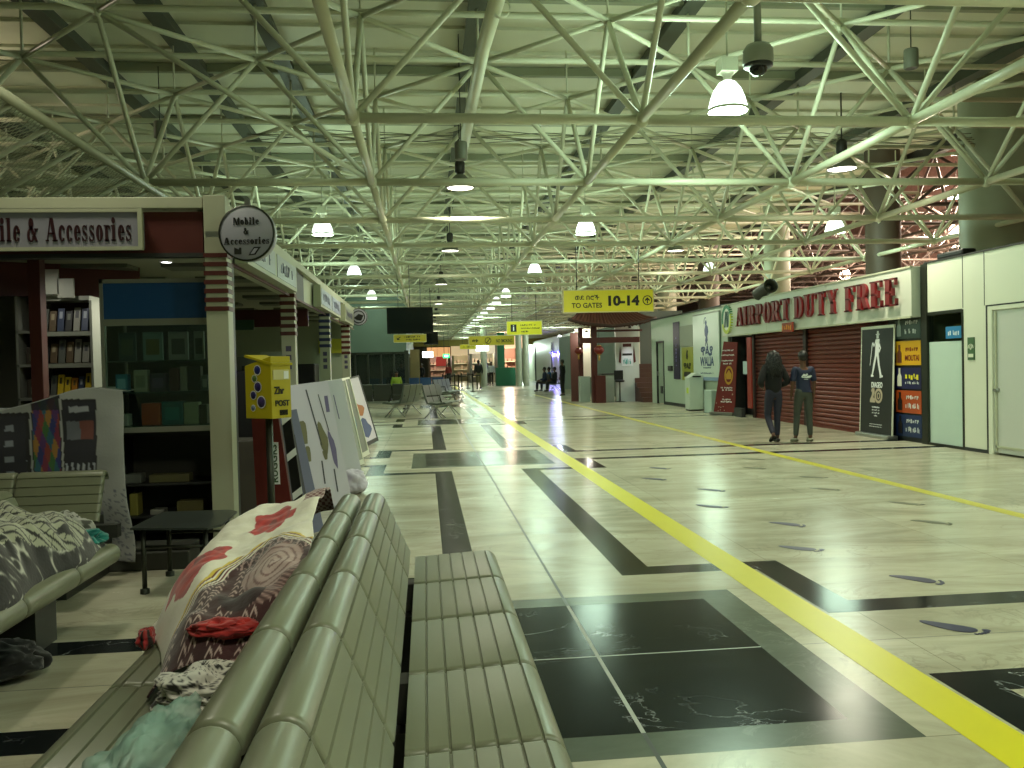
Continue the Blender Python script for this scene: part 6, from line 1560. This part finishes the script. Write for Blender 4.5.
    f.prism([(-.012, -.02), (.012, -.02), (.006, .025), (-.006, .025)], .022, Matrix.Translation(hd + Vector((0, .085, -.01))))
    o = f.build('nose', skinm, None, bevel=.004); o.parent = e
    f = MB()
    for sx in (-1, 1): f.sphere(hd + Vector((sx * .03, .078, .008)), .0105, 8)
    o = f.build('eyes', mat('eye_white', 'cfcac0', .3), None); o.parent = e
    f = MB().box(tuple(hd + Vector((-.024, .083, -.052))), tuple(hd + Vector((.024, .094, -.042)))); o = f.build('mouth', mat('lips', '4a2420', .5), None); o.parent = e
    for sx in (-1, 1):
        o = MB().sphere(hd + Vector((sx * .08, 0, -.005)), .026, 8, sc=(.4, .7, 1.1)).build('ear', skinm, None); o.parent = e
    # trousers
    t = [V('pel', (.148, .118)), V('wai', (.125, .10))]; te = [(0, 1)]
    for sd in 'lr':
        b = len(t); t += [V(sd + 'hi', .102), (mid(sd + 'hi', sd + 'kn', .5), .086), V(sd + 'kn', .066), (mid(sd + 'kn', sd + 'an', .4), .062), (mid(sd + 'kn', sd + 'an', .93), .048)]
        te += [(0, b), (b, b + 1), (b + 1, b + 2), (b + 2, b + 3), (b + 3, b + 4)]
    skin(botn, t, te, bot, e, sub)
    # shirt or jacket
    k = 1.22 if jacket else 1.0
    w0 = (J['pel'][0], J['pel'][1], J['pel'][2] - (.0 if not jacket else -.02)); w1 = (w0[0] - .07, w0[1], w0[2] - .01); w2 = (w0[0] + .07, w0[1], w0[2] - .01)
    t = [V('wai', (.135 * k, .11 * k)), (w0, (.15 * max(1, k * .9), .13 * max(1, k * .9))), V('che', (.155 * k, .118 * k)), ((J['nec'][0], J['nec'][1], J['nec'][2] - .05), (.085 * k, .07 * k)), (w1, (.105, .125)), (w2, (.105, .125))]; te = [(0, 1), (0, 2), (2, 3), (0, 4), (0, 5)]
    for sd in 'lr':
        b = len(t); t += [V(sd + 'sh', .072 * k), (mid(sd + 'sh', sd + 'el', .5), .062 * k)]; te += [(2, b), (b, b + 1)]
        if jacket: t += [V(sd + 'el', .062), (mid(sd + 'el', sd + 'wr', .55), .056), (mid(sd + 'el', sd + 'wr', .92), .046)]; te += [(b + 1, b + 2), (b + 2, b + 3), (b + 3, b + 4)]
        else: t += [(mid(sd + 'sh', sd + 'el', .95), .062)]; te += [(b + 1, b + 2)]
    skin(topn, t, te, top, e, sub)
    for sd in 'lr':
        a, b = Vector(J[sd + 'an']), Vector(J[sd + 'to'])
        heel = a + Vector((0, -.05, -.05)) ; skin('shoe', [(tuple(a + Vector((0, 0, .0))), .05), (tuple(heel), (.042, .04)), (tuple(a.lerp(b, .55) + Vector((0, 0, -.015))), (.045, .038)), (tuple(b), (.042, .032))], [(0, 1), (0, 2), (2, 3)], shoe, e, sub)
    if hair == 'short':
        hb = MB()
        def hf(u, v):
            th = pi * .62 * v; ph = 2 * pi * u; back = .5 - .5 * cos(ph - pi * .5 + pi)  # lower at the back
            th *= (1.12 - .42 * sin(ph)); d = Vector((sin(th) * cos(ph), sin(th) * sin(ph), cos(th)))
            r = 1 + .10 * noise.noise(d * 5)
            return hd + Vector((0, -.022, .022)) + Vector((d.x * .088 * r, d.y * .098 * r, d.z * .112 * r))
        hb.grid(hf, 28, 12); o = hb.build('hair', hairm, None, solid=.004); o.parent = e
    else:
        hb = MB(); rg = random.Random(4)
        hb.sphere(hd + Vector((0, -.032, .035)), .094, 16, sc=(1, 1.0, 1.0))
        for k in range(95):        # curly locks falling over the back and shoulders
            a = pi + pi * rg.random(); z0 = .09 - .05 * rg.random(); L_ = .30 + .16 * rg.random(); rr = .085; pts = []
            ph = rg.random() * 6
            for q in range(12):
                t = q / 11; z = z0 - L_ * t; w = rr + .065 * sin(min(1, t * 1.5) * pi / 2) - .03 * max(0, t - .7)
                pts.append(hd + Vector((cos(a) * w + .012 * sin(t * 26 + ph), -.02 + sin(a) * w * .95 + .012 * cos(t * 26 + ph), z)))
            hb.tube(pts, [.017] * 8 + [.015, .012, .009, .004], 6)
        o = hb.build('hair', hairm, None, fix=False); o.parent = e
    return e
jacketm = mat('jacket_black', '070707', .85, bump=.5, nscale=12); jeans = mat('jeans_navy', '1c1c30', .7, bump=.3, nscale=14)
teem = mat('tee_navy', '141d3a', .7, bump=.4, nscale=10); greyt = mat('trouser_grey', '3c4038', .7, bump=.3, nscale=12)
shoed = mat('shoe_dark', '1d1a16', .5); shoel = mat('shoe_pale', '8c8a72', .5)
c = G(779, 443)
wo = person((c.x - .08, c.y, 0), radians(3), 1.54, 'person with long curly black hair, black jacket and navy jeans, walking away', jacketm, jeans, shoed, 'walk', 'long', True, 2, topn='jacket', botn='jeans',
       P=dict(lkn=(-.09, .08, .51), lan=(-.10, -.18, .16), lto=(-.12, -.06, .04), rkn=(.08, .03, .5), ran=(.07, .02, .09), rto=(.08, .18, .035), lel=(-.29, -.06, 1.16), rel=(.28, -.04, 1.16), lwr=(-.16, .14, 1.08), rwr=(.16, .14, 1.08)))
c = G(808, 443)
ma = person((c.x - .03, c.y + .08, 0), radians(2), 1.53, 'person with short dark hair in navy T-shirt and grey trousers, walking away beside the other', teem, greyt, shoel, 'walk', 'short', False, 2, topn='t_shirt',
       P=dict(lkn=(-.10, .08, .51), lan=(-.16, .02, .09), lto=(-.20, .15, .035), rkn=(.10, -.02, .5), ran=(.10, -.06, .09), rto=(.11, .09, .035), rwr=(.21, .02, .90), rel=(.22, -.01, 1.15), lel=(-.22, -.02, 1.15), lwr=(-.2, .08, .95)))
F = Matrix.Translation((.0, -.135, 1.27))
mb = MB()
for s_ in ([(-.11, -.01), (-.06, .05), (-.02, .045), (-.04, .01)], [(-.05, .0), (.01, .06), (.03, .04), (.0, .0)], [(.0, .01), (.10, .02), (.11, .0), (.03, -.015)], [(-.10, -.02), (.06, -.03), (.10, -.01), (-.08, -.005)]): mb.prism(s_, -.006, F)
mb.box((-.05, -.006, -.055), (.03, 0, -.045), M=F)
o = mb.build('shirt_print', mat('print_white', 'd5d8d6', .6), None); o.parent = ma
# others in the distance
dkc = mat('cloth_dark', '0f1110', .7); khk = mat('cloth_khaki', '6f6a48', .7); whc = mat('cloth_white', 'b9c2c4', .7); blc = mat('cloth_blue', '1f5a8c', .7); lime = mat('cloth_lime', '7f9a2a', .7); navc = mat('cloth_navy', '12203f', .7)
def P_(px, py): c = G(px, py); return (c.x, c.y, 0)
person(P_(563, 396), radians(60), 1.62, 'person dressed all in black standing left of the red pavilion', dkc, dkc, shoed, 'stand', 'short', True, topn='jacket')
person(P_(479, 389.5), radians(0), 1.78, 'person in black jacket and khaki trousers walking away down the hall', dkc, khk, shoed, 'walk', 'short', True, topn='jacket')
person(P_(491.5, 386), radians(180), 1.72, 'distant person in white shirt and dark trousers by the green pillar', whc, dkc, shoed, 'stand', 'short', True, topn='shirt')
person(P_(487, 385.5), radians(20), 1.7, 'distant person in dark clothes left of the one in white shirt', dkc, dkc, shoed, 'stand', 'short', True, topn='jacket')
for (px, py, m, lab, r) in ((545, 391.5, navc, 'seated person in dark clothes by the blue lit wall, left of three', 90), (549.5, 391, blc, 'seated person in bright blue top by the blue lit wall, middle of three', 90), (555, 391.5, dkc, 'seated person in black by the blue lit wall, right of three', 100),
                            (392, 399, navc, 'seated person in navy by the glazed lounge, left of two', 200), (397, 400, lime, 'seated person in lime vest by the glazed lounge, right of two', 190), (506, 385, navc, 'distant seated person before the orange lit shop', 180)):
    p = P_(px, py); person(p, radians(r), 1.7, lab, m, dkc, shoed, 'sit', 'short', True, topn='jacket')
for (px, py, m, lab) in ((402, 396, navc, 'standing person in navy by the right end of the glazed lounge'), (417, 388.5, dkc, 'distant standing person in black behind the blue seats, left one'), (422, 388, dkc, 'distant standing person in black behind the blue seats, right one'), (449, 386, mat('cloth_red', '7a2a22', .7), 'distant person in red top near the green exit sign')):
    person(P_(px, py), radians(150), 1.7, lab, m, dkc, shoed, 'stand', 'short', True, topn='jacket')
